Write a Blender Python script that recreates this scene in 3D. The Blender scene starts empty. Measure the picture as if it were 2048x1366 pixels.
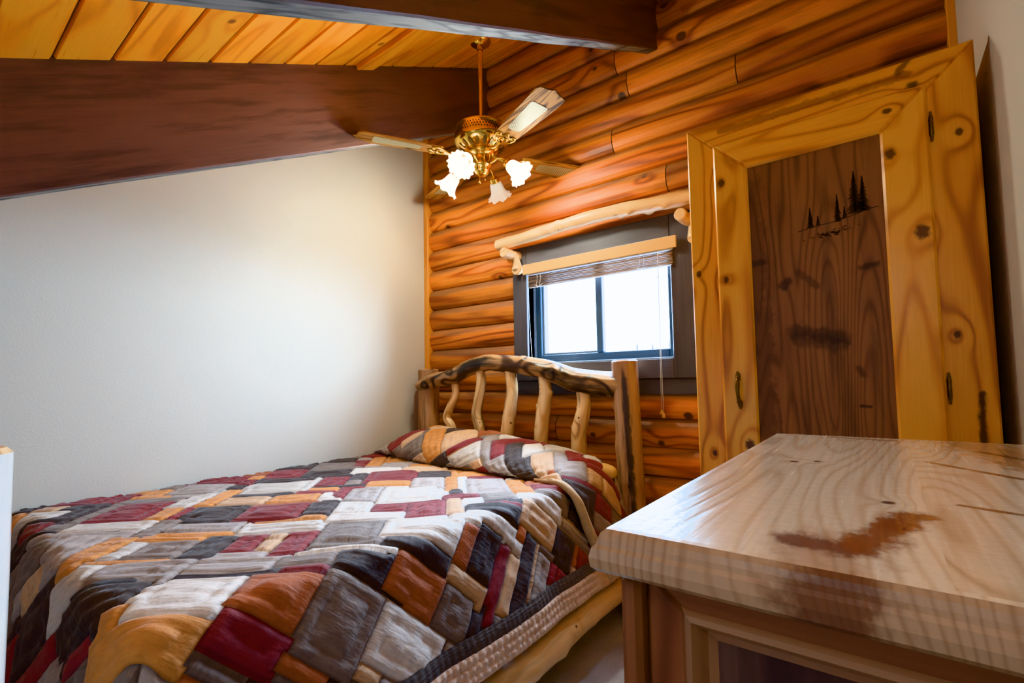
import bpy, math, random
import numpy as np
from mathutils import Vector, Matrix, noise
from math import sin, cos, pi, sqrt, exp, radians, hypot, atan2

random.seed(7)
ZG = 1.2                      # eye height: everything is measured from the eye, then lifted so the floor is z = 0
SC = bpy.context.scene
COL = SC.collection

def lin(c):
    return tuple(((x / 255) / 12.92 if x / 255 <= .04045 else ((x / 255 + .055) / 1.055) ** 2.4) for x in c) + (1.0,)

# ------------------------------------------------------------------ node helper
class NT:
    def __init__(s, name):
        s.m = bpy.data.materials.new(name); s.m.use_nodes = True
        s.t = s.m.node_tree; s.t.nodes.clear()
        s.out = s.t.nodes.new('ShaderNodeOutputMaterial')
    def n(s, typ, **kw):
        x = s.t.nodes.new('ShaderNode' + typ)
        for k, v in kw.items(): setattr(x, k, v)
        return x
    def put(s, sock, v):
        if isinstance(v, bpy.types.NodeSocket): s.t.links.new(v, sock)
        elif v is not None: sock.default_value = v
    def math(s, op, a, b=None, c=None, clamp=False):
        x = s.n('Math', operation=op, use_clamp=clamp)
        for i, v in enumerate((a, b, c)):
            if v is not None: s.put(x.inputs[i], v)
        return x.outputs[0]
    def smooth(s, v, a, b, lo=0., hi=1.):
        x = s.n('MapRange', interpolation_type='SMOOTHSTEP')
        for i, w in enumerate((v, a, b, lo, hi)): s.put(x.inputs[i], w)
        return x.outputs[0]
    def vec(s, x, y, z=0.):
        c = s.n('CombineXYZ')
        for i, w in enumerate((x, y, z)): s.put(c.inputs[i], w)
        return c.outputs[0]
    def sep(s, v):
        c = s.n('SeparateXYZ'); s.put(c.inputs[0], v); return c.outputs
    def uv(s):
        return s.sep(s.n('UVMap', uv_map='UVMap').outputs[0])
    def attr(s, name, out='Fac'):
        return s.n('Attribute', attribute_name=name).outputs[out]
    def noise(s, v, scale=1., detail=2., rough=.5):
        x = s.n('TexNoise'); s.put(x.inputs['Vector'], v); x.inputs['Scale'].default_value = scale
        x.inputs['Detail'].default_value = detail; x.inputs['Roughness'].default_value = rough
        return x.outputs['Fac']
    def mix(s, f, a, b, blend='MIX'):
        x = s.n('Mix', data_type='RGBA', blend_type=blend)
        s.put(x.inputs[0], f); s.put(x.inputs[6], a); s.put(x.inputs[7], b)
        return x.outputs[2]
    def ramp(s, f, stops):
        x = s.n('ValToRGB'); e = x.color_ramp.elements
        while len(e) < len(stops): e.new(.5)
        for k, (p, c) in enumerate(stops): e[k].position = p; e[k].color = c
        s.put(x.inputs[0], f); return x.outputs[0]
    def bump(s, h, strength=.3, dist=.01):
        x = s.n('Bump'); s.put(x.inputs['Height'], h)
        x.inputs['Strength'].default_value = strength; x.inputs['Distance'].default_value = dist
        return x.outputs[0]
    def bsdf(s, col=None, rough=.5, metal=0., nrm=None, **kw):
        b = s.n('BsdfPrincipled')
        s.put(b.inputs['Base Color'], col); s.put(b.inputs['Roughness'], rough); s.put(b.inputs['Metallic'], metal)
        if nrm is not None: s.put(b.inputs['Normal'], nrm)
        for k, v in kw.items(): s.put(b.inputs[k], v)
        s.t.links.new(b.outputs[0], s.out.inputs[0]); return b

def plain(name, rgb, rough=.5, metal=0., nscale=40., namt=.12, bump=.05, **kw):
    m = NT(name); tc = m.n('TexCoord').outputs['Object']
    f = m.noise(tc, nscale, 3.)
    c = lin(rgb); d = tuple(x * (1 - namt * 2) for x in c[:3]) + (1,)
    m.bsdf(m.mix(f, d, c), rough, metal, m.bump(f, bump, .005), **kw)
    return m.m

def wood(name, dark, mid, light, rings=9., ku=.7, kv=4.5, fine=.5, rough=.38, bump=.15, tint=.25, knotthr=.55, kscale=3.2,
         kr=.05, knots=(), segs=(), knotcol=(48, 22, 14), dust=None, coat=0., streak=0., ringw=.55, coatbump=False, spec=.5):
    m = NT(name); u, v, _ = m.uv(); r = m.attr('rnd')
    w = m.math('MULTIPLY', r, 53.)
    lo = m.noise(m.vec(m.math('MULTIPLY', u, ku), m.math('MULTIPLY', v, kv), w), 1., 1.5)
    F = m.math('MULTIPLY', lo, rings)
    kmask = None
    if knotthr < 1:
        vo = m.n('TexVoronoi', voronoi_dimensions='2D'); vo.inputs['Scale'].default_value = kscale
        m.put(vo.inputs['Vector'], m.vec(m.math('MULTIPLY_ADD', r, 91., m.math('MULTIPLY', u, .8)), m.math('MULTIPLY_ADD', r, 57., v)))
        cs = m.sep(vo.outputs['Color']); d = vo.outputs['Distance']
        sel = m.math('GREATER_THAN', cs[0], knotthr)
        d2 = m.math('ADD', d, m.math('MULTIPLY', cs[1], .03))
        kmask = m.math('MULTIPLY', m.smooth(d2, kr * .7, kr * 1.25, 1., 0.), sel)
        E = m.math('MULTIPLY', m.math('EXPONENT', m.math('MULTIPLY', m.math('MULTIPLY', d, d), -28.)), sel)
        F = m.math('MULTIPLY_ADD', E, .8, F)
    for (a, b, kr_) in knots:
        du = m.math('MULTIPLY', m.math('SUBTRACT', u, a), .75); dv = m.math('SUBTRACT', v, b)
        dd = m.math('ADD', m.math('MULTIPLY', du, du), m.math('MULTIPLY', dv, dv))
        E = m.math('EXPONENT', m.math('MULTIPLY', dd, -1 / (kr_ * 3.2) ** 2))
        F = m.math('MULTIPLY_ADD', E, 1.0, F)
        kd = m.math('ADD', m.math('SQRT', dd), m.math('MULTIPLY', m.math('SUBTRACT', m.noise(m.vec(u, v), 90., 2.), .5), kr_ * .9))
        k = m.smooth(kd, kr_ * .55, kr_ * 1.25, 1., 0.)
        kmask = k if kmask is None else m.math('MAXIMUM', kmask, k)
    fi = m.noise(m.vec(m.math('MULTIPLY', u, 5.), m.math('MULTIPLY', v, 170.), w), 1., 2.)
    sw = m.math('SINE', m.math('MULTIPLY', F, 6.2832))
    ring = m.math('MULTIPLY', m.math('POWER', m.math('MULTIPLY_ADD', sw, .5, .5), 3.2), m.math('MULTIPLY_ADD', fi, .8, .75))
    big = m.noise(m.vec(m.math('MULTIPLY', u, 1.1), m.math('MULTIPLY', v, 7.), m.math('ADD', w, 9.)), 1., 3.)
    f = m.math('SUBTRACT', m.math('MULTIPLY_ADD', big, .9, m.math('MULTIPLY', fi, fine)), m.math('MULTIPLY', ring, ringw), )
    f = m.math('ADD', f, .12, clamp=True)
    c = m.ramp(f, [(.0, lin(dark)), (.45, lin(mid)), (.95, lin(light))])
    if streak:
        st = m.noise(m.vec(m.math('MULTIPLY', u, 2.2), m.math('MULTIPLY', v, 22.), m.math('ADD', w, 31.)), 1., 4., .6)
        c = m.mix(m.math('MULTIPLY', m.smooth(st, .5, .68), streak), c, lin(tuple(int(x * .42) for x in dark)))
    for (a0, b0, a1, b1, rad, col, amt) in segs:       # heartwood streaks: (u,v)-(u,v)
        L2 = (a1 - a0) ** 2 + (b1 - b0) ** 2 + 1e-9
        wob = m.math('MULTIPLY', m.math('SUBTRACT', m.noise(m.vec(m.math('MULTIPLY', u, .7), v, 3.), 30., 4., .65), .5), rad * 2.6)
        pu = m.math('SUBTRACT', u, a0); pv = m.math('SUBTRACT', v, b0)
        t = m.math('DIVIDE', m.math('ADD', m.math('MULTIPLY', pu, a1 - a0), m.math('MULTIPLY', pv, b1 - b0)), L2, clamp=True)
        eu = m.math('SUBTRACT', pu, m.math('MULTIPLY', t, a1 - a0)); ev = m.math('SUBTRACT', pv, m.math('MULTIPLY', t, b1 - b0))
        d = m.math('ADD', m.math('SQRT', m.math('ADD', m.math('MULTIPLY', eu, eu), m.math('MULTIPLY', ev, ev))), wob)
        c = m.mix(m.math('MULTIPLY', m.smooth(d, rad * .35, rad * 1.25, 1., 0.), amt), c, m.mix(m.math('MULTIPLY', fi, .8), lin(col), m.mix(1., lin(col), (.45, .4, .4, 1), 'MULTIPLY')))
    if kmask is not None:
        c = m.mix(m.math('MULTIPLY', kmask, .9), c, lin(knotcol))
    br = m.math('MULTIPLY_ADD', m.math('SUBTRACT', m.math('FRACT', m.math('MULTIPLY', r, 7.31)), .5), tint, 1.)
    hs = m.n('HueSaturation'); m.put(hs.inputs['Value'], br); m.put(hs.inputs['Color'], c)
    hs.inputs['Saturation'].default_value = 1.; c = hs.outputs[0]
    if dust:  # log tops greyed: weathering, with their lesser light painted in
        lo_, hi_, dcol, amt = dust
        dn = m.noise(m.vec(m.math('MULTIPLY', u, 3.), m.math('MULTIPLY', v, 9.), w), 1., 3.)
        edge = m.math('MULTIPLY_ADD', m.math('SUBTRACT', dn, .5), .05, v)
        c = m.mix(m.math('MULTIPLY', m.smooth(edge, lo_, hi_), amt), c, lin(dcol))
    h = m.math('MULTIPLY_ADD', fi, .35, m.math('MULTIPLY', ring, -.4))
    kw = {'Coat Weight': coat, 'Coat Roughness': .18} if coat else {}
    kw['Specular IOR Level'] = spec
    if coatbump:
        kw['Coat Normal'] = m.bump(m.noise(m.vec(m.math('MULTIPLY', u, 1.), v), 70., 2., .6), .2, .004); kw['Coat Roughness'] = .1
    m.bsdf(c, m.math('MULTIPLY_ADD', fi, .15, rough - .07), 0., m.bump(h, bump, .004), **kw)
    return m.m

# ------------------------------------------------------------------ materials
M = {}
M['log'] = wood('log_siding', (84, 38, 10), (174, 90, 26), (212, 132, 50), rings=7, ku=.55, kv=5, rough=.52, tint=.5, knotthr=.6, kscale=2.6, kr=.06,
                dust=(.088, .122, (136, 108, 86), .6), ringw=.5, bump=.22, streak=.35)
M['ceil'] = wood('pine_planks', (172, 84, 14), (232, 140, 34), (246, 168, 54), rings=7, ku=.6, kv=5, rough=.3, tint=.35, knotthr=.62, kscale=2.6, kr=.045, knotcol=(120, 60, 22), ringw=.4)
M['beam'] = wood('stained_beam', (54, 36, 31), (88, 58, 47), (108, 74, 60), rings=3, rough=.55, tint=.1, knotthr=1, bump=.35, ringw=.25, streak=.5)
M['beamunder'] = wood('weathered_beam_edge', (36, 32, 28), (78, 72, 65), (124, 116, 106), rings=4, ku=3, kv=20, fine=.8, rough=.7, tint=.1, knotthr=1, bump=1., ringw=.5, streak=.8, spec=.25)
PK = [(.429, .115, .019), (.69, .051, .015), (.732, -.449, .013), (.363, -.446, .010), (-.244, -.39, .017), (-.286, -.52, .010), (.404, -.552, .011), (.718, .214, .010), (.113, .179, .010)]
M['pine'] = wood('varnished_pine', (150, 78, 16), (216, 142, 44), (236, 172, 74), rings=9, ku=.8, kv=5, rough=.3, tint=.16, knotthr=1, knots=PK, ringw=.5, bump=.08, knotcol=(58, 24, 14),
                 segs=[(-.06, .222, -.30, .216, .010, (70, 36, 18), .95)])
M['pineh'] = wood('varnished_pine_rail', (150, 78, 16), (216, 142, 44), (236, 172, 74), rings=9, ku=.8, kv=5, rough=.3, tint=.16, knotthr=1, knots=[(.117, .90, .013), (.05, .83, .010)], ringw=.5, bump=.08, knotcol=(58, 24, 14),
                  segs=[(-.45, .945, .1, .94, .016, (140, 76, 30), .7), (.085, .955, .11, .985, .012, (90, 44, 18), .8)])
M['panel'] = wood('weathered_walnut_panel', (70, 42, 26), (116, 76, 48), (142, 98, 64), rings=20, ku=.75, kv=6, rough=.5, tint=.0, knotthr=1, ringw=.42, streak=.35, bump=.3, fine=.5,
                  segs=[(.155, -.235, .125, -.10, .028, (50, 32, 24), .7), (.13, -.22, .10, -.12, .03, (62, 40, 28), .6), (.32, -.262, .33, -.25, .018, (60, 38, 28), .8), (.345, -.04, .352, .0, .012, (62, 40, 28), .8), (.41, -.35, .412, -.33, .014, (48, 40, 30), .8),
                        (.7, -.36, -.2, -.335, .045, (72, 44, 32), .55), (.02, -.06, .0, -.05, .012, (70, 44, 30), .7), (.36, -.22, .30, -.16, .012, (76, 48, 32), .6), (-.1, -.06, -.102, -.035, .006, (60, 38, 26), .8)])
M['burn'] = plain('burnt_wood', (50, 32, 22), .8)
M['burn2'] = plain('lightly_burnt_wood', (76, 50, 34), .8)
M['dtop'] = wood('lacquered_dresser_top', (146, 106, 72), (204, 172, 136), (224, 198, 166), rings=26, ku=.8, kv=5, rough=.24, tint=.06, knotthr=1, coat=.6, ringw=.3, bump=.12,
                 knots=[(.848, -.114, .006), (.865, -.086, .005), (.623, -.002, .006)],
                 segs=[(.36, -.052, .45, -.036, .040, (178, 122, 80), .5), (.366, -.046, .37, -.03, .024, (120, 66, 38), .6), (.446, -.060, .442, -.026, .022, (112, 62, 52), .8), (.45, -.022, .535, .004, .019, (150, 84, 46), .95), (.53, .004, .578, .016, .020, (140, 74, 40), .95),
                       (.648, .056, .61, .16, .006, (146, 96, 64), .9), (.935, .047, .84, .13, .007, (150, 100, 64), .9), (1.2, .12, .93, .17, .05, (190, 126, 68), .7), (1.22, -.09, 1.2, .02, .012, (160, 104, 66), .7), (1.1, .12, .95, .20, .008, (110, 70, 44), .8)],
                 knotcol=(80, 52, 52), coatbump=True)
M['dimedge'] = wood('dresser_top_edge', (92, 62, 42), (150, 114, 84), (178, 144, 112), rings=44, ku=.8, kv=5, rough=.35, tint=.0, knotthr=1, ringw=.26, coat=.2, bump=.1,
                  segs=[(.30, -.038, .40, -.034, .034, (104, 54, 30), .8)])  # darker copy of the top, the edge's shade put into its colour
M['dside'] = wood('dark_cedar', (70, 36, 24), (118, 70, 44), (150, 98, 66), rings=8, rough=.4, tint=.3, knotthr=.72, kr=.035, ringw=.5, streak=.5)
M['dsidel'] = wood('pale_sapwood', (92, 62, 44), (136, 98, 72), (164, 124, 94), rings=6, rough=.4, tint=.1, knotthr=1, ringw=.4, streak=.25)
M['dpanel'] = wood('dark_raised_panel', (52, 38, 36), (84, 62, 54), (108, 82, 70), rings=7, rough=.42, tint=.1, knotthr=1, ringw=.5, streak=.4)
M['postwood'] = wood('peeled_log_post', (96, 64, 44), (152, 112, 80), (184, 146, 110), rings=5, ku=1, kv=5, rough=.35, tint=.2, knotthr=.5, kscale=5, kr=.05, ringw=.3, streak=.75, bump=.3)
M['streakpost'] = wood('streaked_log_post', (92, 62, 44), (146, 108, 80), (180, 144, 112), rings=5, ku=1, kv=5, rough=.35, tint=.0, knotthr=.5, kscale=5, kr=.05, ringw=.3, streak=.9, bump=.4,
                       segs=[(.25, .356, .8, .350, .018, (50, 42, 40), .9), (.75, .348, 1.2, .338, .014, (70, 60, 58), .85)])
M['archwood'] = wood('dark_knotty_log', (40, 30, 26), (88, 66, 54), (190, 150, 106), rings=6, ku=3, kv=9, rough=.3, tint=.1, knotthr=.4, kscale=6, kr=.05, ringw=.55, streak=.9, bump=.5)
M['spinwood'] = wood('peeled_branch', (128, 88, 50), (206, 166, 116), (226, 194, 148), rings=5, ku=2.5, kv=9, rough=.32, tint=.25, knotthr=.35, kscale=9, kr=.06, ringw=.4, streak=.8, bump=.3)
M['paleLog'] = wood('pale_peeled_log', (170, 124, 76), (216, 174, 122), (234, 202, 156), rings=5, ku=1, kv=5, rough=.35, tint=.1, knotthr=.5, kscale=6, kr=.035, ringw=.25, streak=.3, bump=.2)
M['whiteLog'] = wood('pale_lacquered_log', (190, 178, 164), (216, 209, 200), (232, 228, 222), rings=5, ku=1, kv=5, rough=.2, tint=.05, knotthr=1, ringw=.2, streak=.15, bump=.15, coat=.5)  # log whitened: blown-out light put into its colour
M['endgrain'] = wood('log_end_grain', (150, 108, 66), (206, 166, 116), (222, 188, 142), rings=10, ku=6, kv=6, rough=.5, knotthr=1, tint=.1)
M['casing'] = wood('dark_stained_casing', (36, 34, 40), (60, 57, 64), (84, 80, 88), rings=3, rough=.42, tint=.15, knotthr=1, ringw=.25, bump=.35, fine=.5)
M['oak'] = wood('oak_fan_blade', (66, 34, 8), (128, 82, 32), (154, 108, 54), rings=9, ku=1.6, kv=14, rough=.62, tint=.1, knotthr=1, ringw=.7, spec=.12)
M['trim'] = wood('pine_corner_trim', (150, 84, 28), (206, 136, 54), (224, 160, 80), rings=5, rough=.4, tint=.1, knotthr=1, ringw=.35)
M['brass'] = plain('polished_brass', (232, 190, 96), .16, 1., 30, .05, .0)
M['antique'] = plain('antique_brass', (142, 108, 62), .34, 1., 90, .4, .1)
M['darkmetal'] = plain('dark_bronze_frame', (66, 86, 106), .4, .0, 60, .1, .05)  # dark frame lifted to slate blue, window glare put into its colour
M['bluegrey'] = plain('painted_window_sash', (104, 116, 130), .4, .0, 60, .1, .05)
M['cord'] = plain('white_cord', (205, 205, 205), .7)
M['tassel'] = plain('wooden_tassel', (206, 156, 92), .45)
M['valance'] = plain('varnished_bamboo_valance', (218, 178, 122), .45, 0., 12, .05, .05)
M['white'] = plain('white_paint', (230, 230, 228), .5)
M['sheet'] = plain('yellow_cotton_sheet', (214, 172, 104), .8, 0., 200, .1, .1)
M['mattress'] = plain('mattress_ticking', (190, 176, 158), .9, 0., 120, .1, .1)
M['earth'] = plain('snowy_ground', (225, 230, 236), .9, 0., 2, .05)
M['spruce'] = plain('spruce_foliage', (7, 18, 30), .9, 0., 8, .3)

def wallmat(name, rgb):
    m = NT(name); tc = m.n('TexCoord').outputs['Object']
    a = m.noise(tc, 2.2, 3.); b = m.noise(tc, 130., 3.)
    c = m.mix(a, lin(rgb), lin(tuple(int(x * .965) for x in rgb)))
    m.bsdf(c, .72, 0., m.bump(m.math('MULTIPLY_ADD', a, 2.5, b), .12, .004)); return m.m
M['wall'] = wallmat('cream_painted_drywall', (206, 200, 188))

def carpet():
    m = NT('grey_carpet'); tc = m.n('TexCoord').outputs['Object']
    a = m.noise(tc, 5., 4.); b = m.noise(tc, 240., 3.); k = m.math('MULTIPLY_ADD', b, .7, m.math('MULTIPLY', a, .5))
    c = m.ramp(k, [(.25, lin((158, 162, 170))), (.75, lin((228, 230, 236)))])
    m.bsdf(c, .95, 0., m.bump(b, .9, .01)); return m.m
M['carpet'] = carpet()

def fabric(name, sat=.0, col=None):
    m = NT(name); u, v, _ = m.uv()
    c = m.attr('Col', 'Color') if col is None else lin(col)
    w = m.noise(m.vec(m.math('MULTIPLY', u, 14.), m.math('MULTIPLY', v, 75.)), 1., 2., .5)
    g = m.noise(m.vec(u, v), 60., 3., .55)
    t = m.noise(m.vec(u, v), 900., 2.)
    h = m.math('ADD', m.math('MULTIPLY_ADD', g, .6, w), m.math('MULTIPLY', t, .1))
    c2 = m.mix(m.smooth(h, .55, 1.05), m.mix(1., c, (.82, .8, .8, 1), 'MULTIPLY'), c)
    if col is None: c2 = m.mix(m.math('MULTIPLY', m.smooth(m.attr('seam'), .2, 1.), .55), c2, m.mix(1., c2, (.35, .33, .33, 1), 'MULTIPLY'))  # seam creases darkened in the colour for their shadow lines
    m.bsdf(c2, .78, 0., m.bump(h, .5, .007), **{'Sheen Weight': .2, 'Sheen Roughness': .4}); return m.m
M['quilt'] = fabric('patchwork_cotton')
M['ruffle'] = fabric('tan_ruffle_cotton', col=(214, 188, 166))
M['border'] = fabric('dark_border_cotton', col=(92, 84, 80))
M['tancloth'] = fabric('tan_binding_cotton', col=(196, 172, 138))

def glassmat():
    m = NT('window_glass'); a = m.n('BsdfTransparent'); b = m.n('BsdfGlossy'); b.inputs['Roughness'].default_value = .02
    x = m.n('MixShader'); m.put(x.inputs[0], .06); m.t.links.new(a.outputs[0], x.inputs[1]); m.t.links.new(b.outputs[0], x.inputs[2])
    m.t.links.new(x.outputs[0], m.out.inputs[0]); return m.m
M['glass'] = glassmat()

def shademat(name, glow):
    m = NT(name); tr = m.n('BsdfTranslucent'); d = m.n('BsdfPrincipled'); t = m.n('BsdfTransparent'); e = m.n('Emission')
    tr.inputs['Color'].default_value = (.95, .92, .86, 1)
    d.inputs['Base Color'].default_value = (.9, .89, .86, 1); d.inputs['Roughness'].default_value = .25
    e.inputs['Color'].default_value = (1, .9, .76, 1); e.inputs['Strength'].default_value = glow
    x = m.n('MixShader'); y = m.n('MixShader'); z = m.n('AddShader')
    m.put(x.inputs[0], .5); m.t.links.new(tr.outputs[0], x.inputs[1]); m.t.links.new(d.outputs[0], x.inputs[2])
    m.put(y.inputs[0], .10); m.t.links.new(x.outputs[0], y.inputs[1]); m.t.links.new(t.outputs[0], y.inputs[2])
    m.t.links.new(y.outputs[0], z.inputs[0]); m.t.links.new(e.outputs[0], z.inputs[1]); m.t.links.new(z.outputs[0], m.out.inputs[0]); return m.m
M['shade'] = shademat('frosted_glass_shade', .3); M['shadeoff'] = shademat('unlit_frosted_glass_shade', 0.)

def bulbmat():
    m = NT('glowing_bulb'); e = m.n('Emission'); e.inputs['Color'].default_value = (1, .86, .66, 1); e.inputs['Strength'].default_value = 25.
    m.t.links.new(e.outputs[0], m.out.inputs[0]); return m.m
M['bulb'] = bulbmat()

def canemat():
    m = NT('woven_cane'); u, v, _ = m.uv()
    a = m.math('SINE', m.math('MULTIPLY', u, 2 * pi / .015)); b = m.math('SINE', m.math('MULTIPLY', v, 2 * pi / .015))
    k = m.math('MULTIPLY', a, b)
    c = m.mix(m.smooth(k, .25, .5), lin((152, 138, 104)), lin((54, 36, 18)))
    m.bsdf(c, .45, 0., m.bump(k, -.3, .003)); return m.m
M['cane'] = canemat()

def slatmat():
    m = NT('bamboo_slats'); u, v, _ = m.uv()
    n1 = m.noise(m.vec(m.math('MULTIPLY', u, 1.3), m.math('MULTIPLY', v, 260.)), 1., 3.)
    c = m.ramp(n1, [(.3, lin((70, 56, 50))), (.5, lin((150, 124, 108))), (.7, lin((196, 172, 150)))])
    m.bsdf(c, .5, 0., m.bump(n1, .5, .004)); return m.m
M['slats'] = slatmat()

# ------------------------------------------------------------------ mesh builder
class MB:
    def __init__(s): s.V = []; s.F = []; s.UV = []; s.R = []; s.MI = []; s.S = []
    def add(s, verts, faces, uvs, rnd=0., mi=0, smooth=False):
        b = len(s.V); s.V += [tuple(v) for v in verts]
        for k, f in enumerate(faces):
            s.F.append([b + i for i in f]); s.UV.append(uvs[k]); s.R.append(rnd); s.MI.append(mi[k] if isinstance(mi, list) else mi); s.S.append(smooth)
    def box(s, c, size, ax=None, bevel=.003, grain=0, rnd=None, mi=0, endmi=None):
        """chamfered box; grain = the axis the wood runs along"""
        rnd = random.random() if rnd is None else rnd
        A = [Vector(a).normalized() for a in (ax or ((1, 0, 0), (0, 1, 0), (0, 0, 1)))]
        h = [x / 2 for x in size]; b = min(bevel, min(h) * .9); c = Vector(c)
        vid = {}; L = []
        for sx in (-1, 1):
            for sy in (-1, 1):
                for sz in (-1, 1):
                    sg = (sx, sy, sz)
                    for k in range(3):
                        p = [sg[i] * (h[i] if i == k else h[i] - b) for i in range(3)]
                        vid[(sg, k)] = len(L); L.append(p)
        F = []; N = []
        for k in range(3):
            i, j = [(1, 2), (2, 0), (0, 1)][k]
            for sg in (-1, 1):
                q = []
                for a, d in ((-1, -1), (1, -1), (1, 1), (-1, 1)):
                    t = [0, 0, 0]; t[k] = sg; t[i] = a; t[j] = d; q.append(vid[(tuple(t), k)])
                F.append(q if sg > 0 else q[::-1]); N.append(k)
        for k in range(3):       # edges parallel to axis k
            i, j = [(1, 2), (2, 0), (0, 1)][k]
            for a in (-1, 1):
                for d in (-1, 1):
                    def S(e):
                        t = [0, 0, 0]; t[k] = e; t[i] = a; t[j] = d; return tuple(t)
                    q = [vid[(S(-1), i)], vid[(S(1), i)], vid[(S(1), j)], vid[(S(-1), j)]]
                    F.append(q if a * d < 0 else q[::-1]); N.append(i if i != grain else j)
        for sx in (-1, 1):
            for sy in (-1, 1):
                for sz in (-1, 1):
                    sg = (sx, sy, sz); q = [vid[(sg, 0)], vid[(sg, 1)], vid[(sg, 2)]]
                    F.append(q if sx * sy * sz > 0 else q[::-1]); N.append(0 if grain != 0 else 1)
        UV = []; o = [i for i in range(3) if i != grain]; MI = []
        for f, k in zip(F, N):
            if k == grain: UV.append([(L[i][o[0]], L[i][o[1]]) for i in f]); MI.append(mi if endmi is None else endmi)
            else:
                w = o[1] if k == o[0] else o[0]; UV.append([(L[i][grain], L[i][w] + (.3 if k == o[0] else 0)) for i in f]); MI.append(mi)
        W = [c + A[0] * p[0] + A[1] * p[1] + A[2] * p[2] for p in L]
        s.add(W, F, UV, rnd, MI)
    def prism(s, poly, y0, y1, ch=.004, grain='v', rnd=None, mi=0, world=True):
        """convex polygon in the XZ plane, counter-clockwise seen from -Y, front at y1 (< y0), chamfered front"""
        rnd = random.random() if rnd is None else rnd
        n = len(poly); P = [Vector(p) for p in poly]; ins = []
        for i in range(n):
            a = (P[i] - P[i - 1]).normalized(); b = (P[(i + 1) % n] - P[i]).normalized()
            na = Vector((-a.y, a.x)); nb = Vector((-b.y, b.x)); k = na + nb
            ins.append(P[i] + k * (ch / max(.2, 1 + na.dot(nb))))
        V = [(p.x, y0, p.y) for p in P] + [(p.x, y1 + ch, p.y) for p in P] + [(p.x, y1, p.y) for p in ins]
        F = [list(range(2 * n, 3 * n)), list(range(n))[::-1]]
        for i in range(n):
            j = (i + 1) % n
            F.append([i, j, n + j, n + i]); F.append([n + i, n + j, 2 * n + j, 2 * n + i])
        f2 = (lambda p: (p[2], p[0] + p[1] - y1)) if grain == 'v' else (lambda p: (p[0], p[2] + p[1] - y1))
        s.add(V, F, [[f2(V[i]) for i in f] for f in F], rnd, mi)
    def tube(s, path, rad, segs=20, rnd=None, mi=0, capmi=None, bumps=(), nz=0., nfreq=8., capround=.15, u0=0.):
        """log or rod along a list of points; bumps = (index 0..1, angle, height, width)"""
        rnd = random.random() if rnd is None else rnd
        P = [Vector(p) for p in path]; n = len(P); R = rad if isinstance(rad, (list, tuple)) else [rad] * n
        T = [((P[min(i + 1, n - 1)] - P[max(i - 1, 0)]).normalized()) for i in range(n)]
        a = Vector((0, 0, 1)) if abs(T[0].z) < .9 else Vector((1, 0, 0))
        e1 = (a - T[0] * a.dot(T[0])).normalized(); V = []; us = []; u = u0
        for i in range(n):
            e1 = (e1 - T[i] * e1.dot(T[i])).normalized(); e2 = T[i].cross(e1)
            if i: u += (P[i] - P[i - 1]).length
            us.append(u)
            for k in range(segs):
                th = 2 * pi * k / segs; d = e1 * cos(th) + e2 * sin(th); r = R[i]
                if nz: r *= 1 + nz * noise.noise(Vector((u * nfreq, cos(th) * 1.2 + rnd * 31, sin(th) * 1.2)))
                for (bi, ba, bh, bw) in bumps:
                    dl = (us[-1] - u0) - bi; da = (th - ba + pi) % (2 * pi) - pi
                    r += bh * exp(-(dl * dl + (da * R[i]) ** 2) / (bw * bw))
                V.append(P[i] + d * r)
        F = []; UV = []
        for i in range(n - 1):
            for k in range(segs):
                k2 = (k + 1) % segs
                F.append([i * segs + k, i * segs + k2, (i + 1) * segs + k2, (i + 1) * segs + k])
                w = 2 * pi * R[0] / segs
                UV.append([(us[i], k * w), (us[i], (k + 1) * w), (us[i + 1], (k + 1) * w), (us[i + 1], k * w)])
        s.add(V, F, UV, rnd, mi, True)
        for end, i, sg in ((0, 0, -1), (1, n - 1, 1)):
            ring = V[i * segs:(i + 1) * segs]; c = P[i]; r = R[i]
            inner = [c + (p - c) * (1 - capround) + T[i] * sg * r * capround for p in ring]
            cc = c + T[i] * sg * r * capround
            W = list(ring) + inner + [cc]; F = []; UV = []
            for k in range(segs):
                k2 = (k + 1) % segs
                q = [k, k2, segs + k2, segs + k]; t = [segs + k, segs + k2, 2 * segs]
                if sg < 0: q = q[::-1]; t = t[::-1]
                for f in (q, t):
                    F.append(f); UV.append([((W[j] - c).dot(e1), (W[j] - c).dot(e2)) for j in f])
            s.add(W, F, UV, rnd, capmi if capmi is not None else mi, False)
    def lathe(s, prof, o=(0, 0, 0), ax=(0, 0, 1), segs=28, rnd=0., mi=0, ruf=None, closed=False):
        """prof = [(radius, height)]; ruf(i, angle) -> (dr, dh)"""
        o = Vector(o); A = Vector(ax).normalized()
        a = Vector((1, 0, 0)) if abs(A.x) < .8 else Vector((0, 1, 0))
        e1 = (a - A * a.dot(A)).normalized(); e2 = A.cross(e1); V = []
        for i, (r, h) in enumerate(prof):
            for k in range(segs):
                th = 2 * pi * k / segs; dr, dh = ruf(i, th) if ruf else (0, 0)
                V.append(o + (e1 * cos(th) + e2 * sin(th)) * (r + dr) + A * (h + dh))
        F = []; UV = []
        for i in range(len(prof) - 1):
            for k in range(segs):
                k2 = (k + 1) % segs; F.append([i * segs + k, i * segs + k2, (i + 1) * segs + k2, (i + 1) * segs + k])
                UV.append([(prof[i][1], k * .01), (prof[i][1], (k + 1) * .01), (prof[i + 1][1], (k + 1) * .01), (prof[i + 1][1], k * .01)])
        s.add(V, F, UV, rnd, mi, True)
        if closed:
            for i in (0, len(prof) - 1):
                f = list(range(segs)); W = V[i * segs:(i + 1) * segs]
                s.add(W, [f if i else f[::-1]], [[(0, 0)] * segs], rnd, mi)
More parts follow.
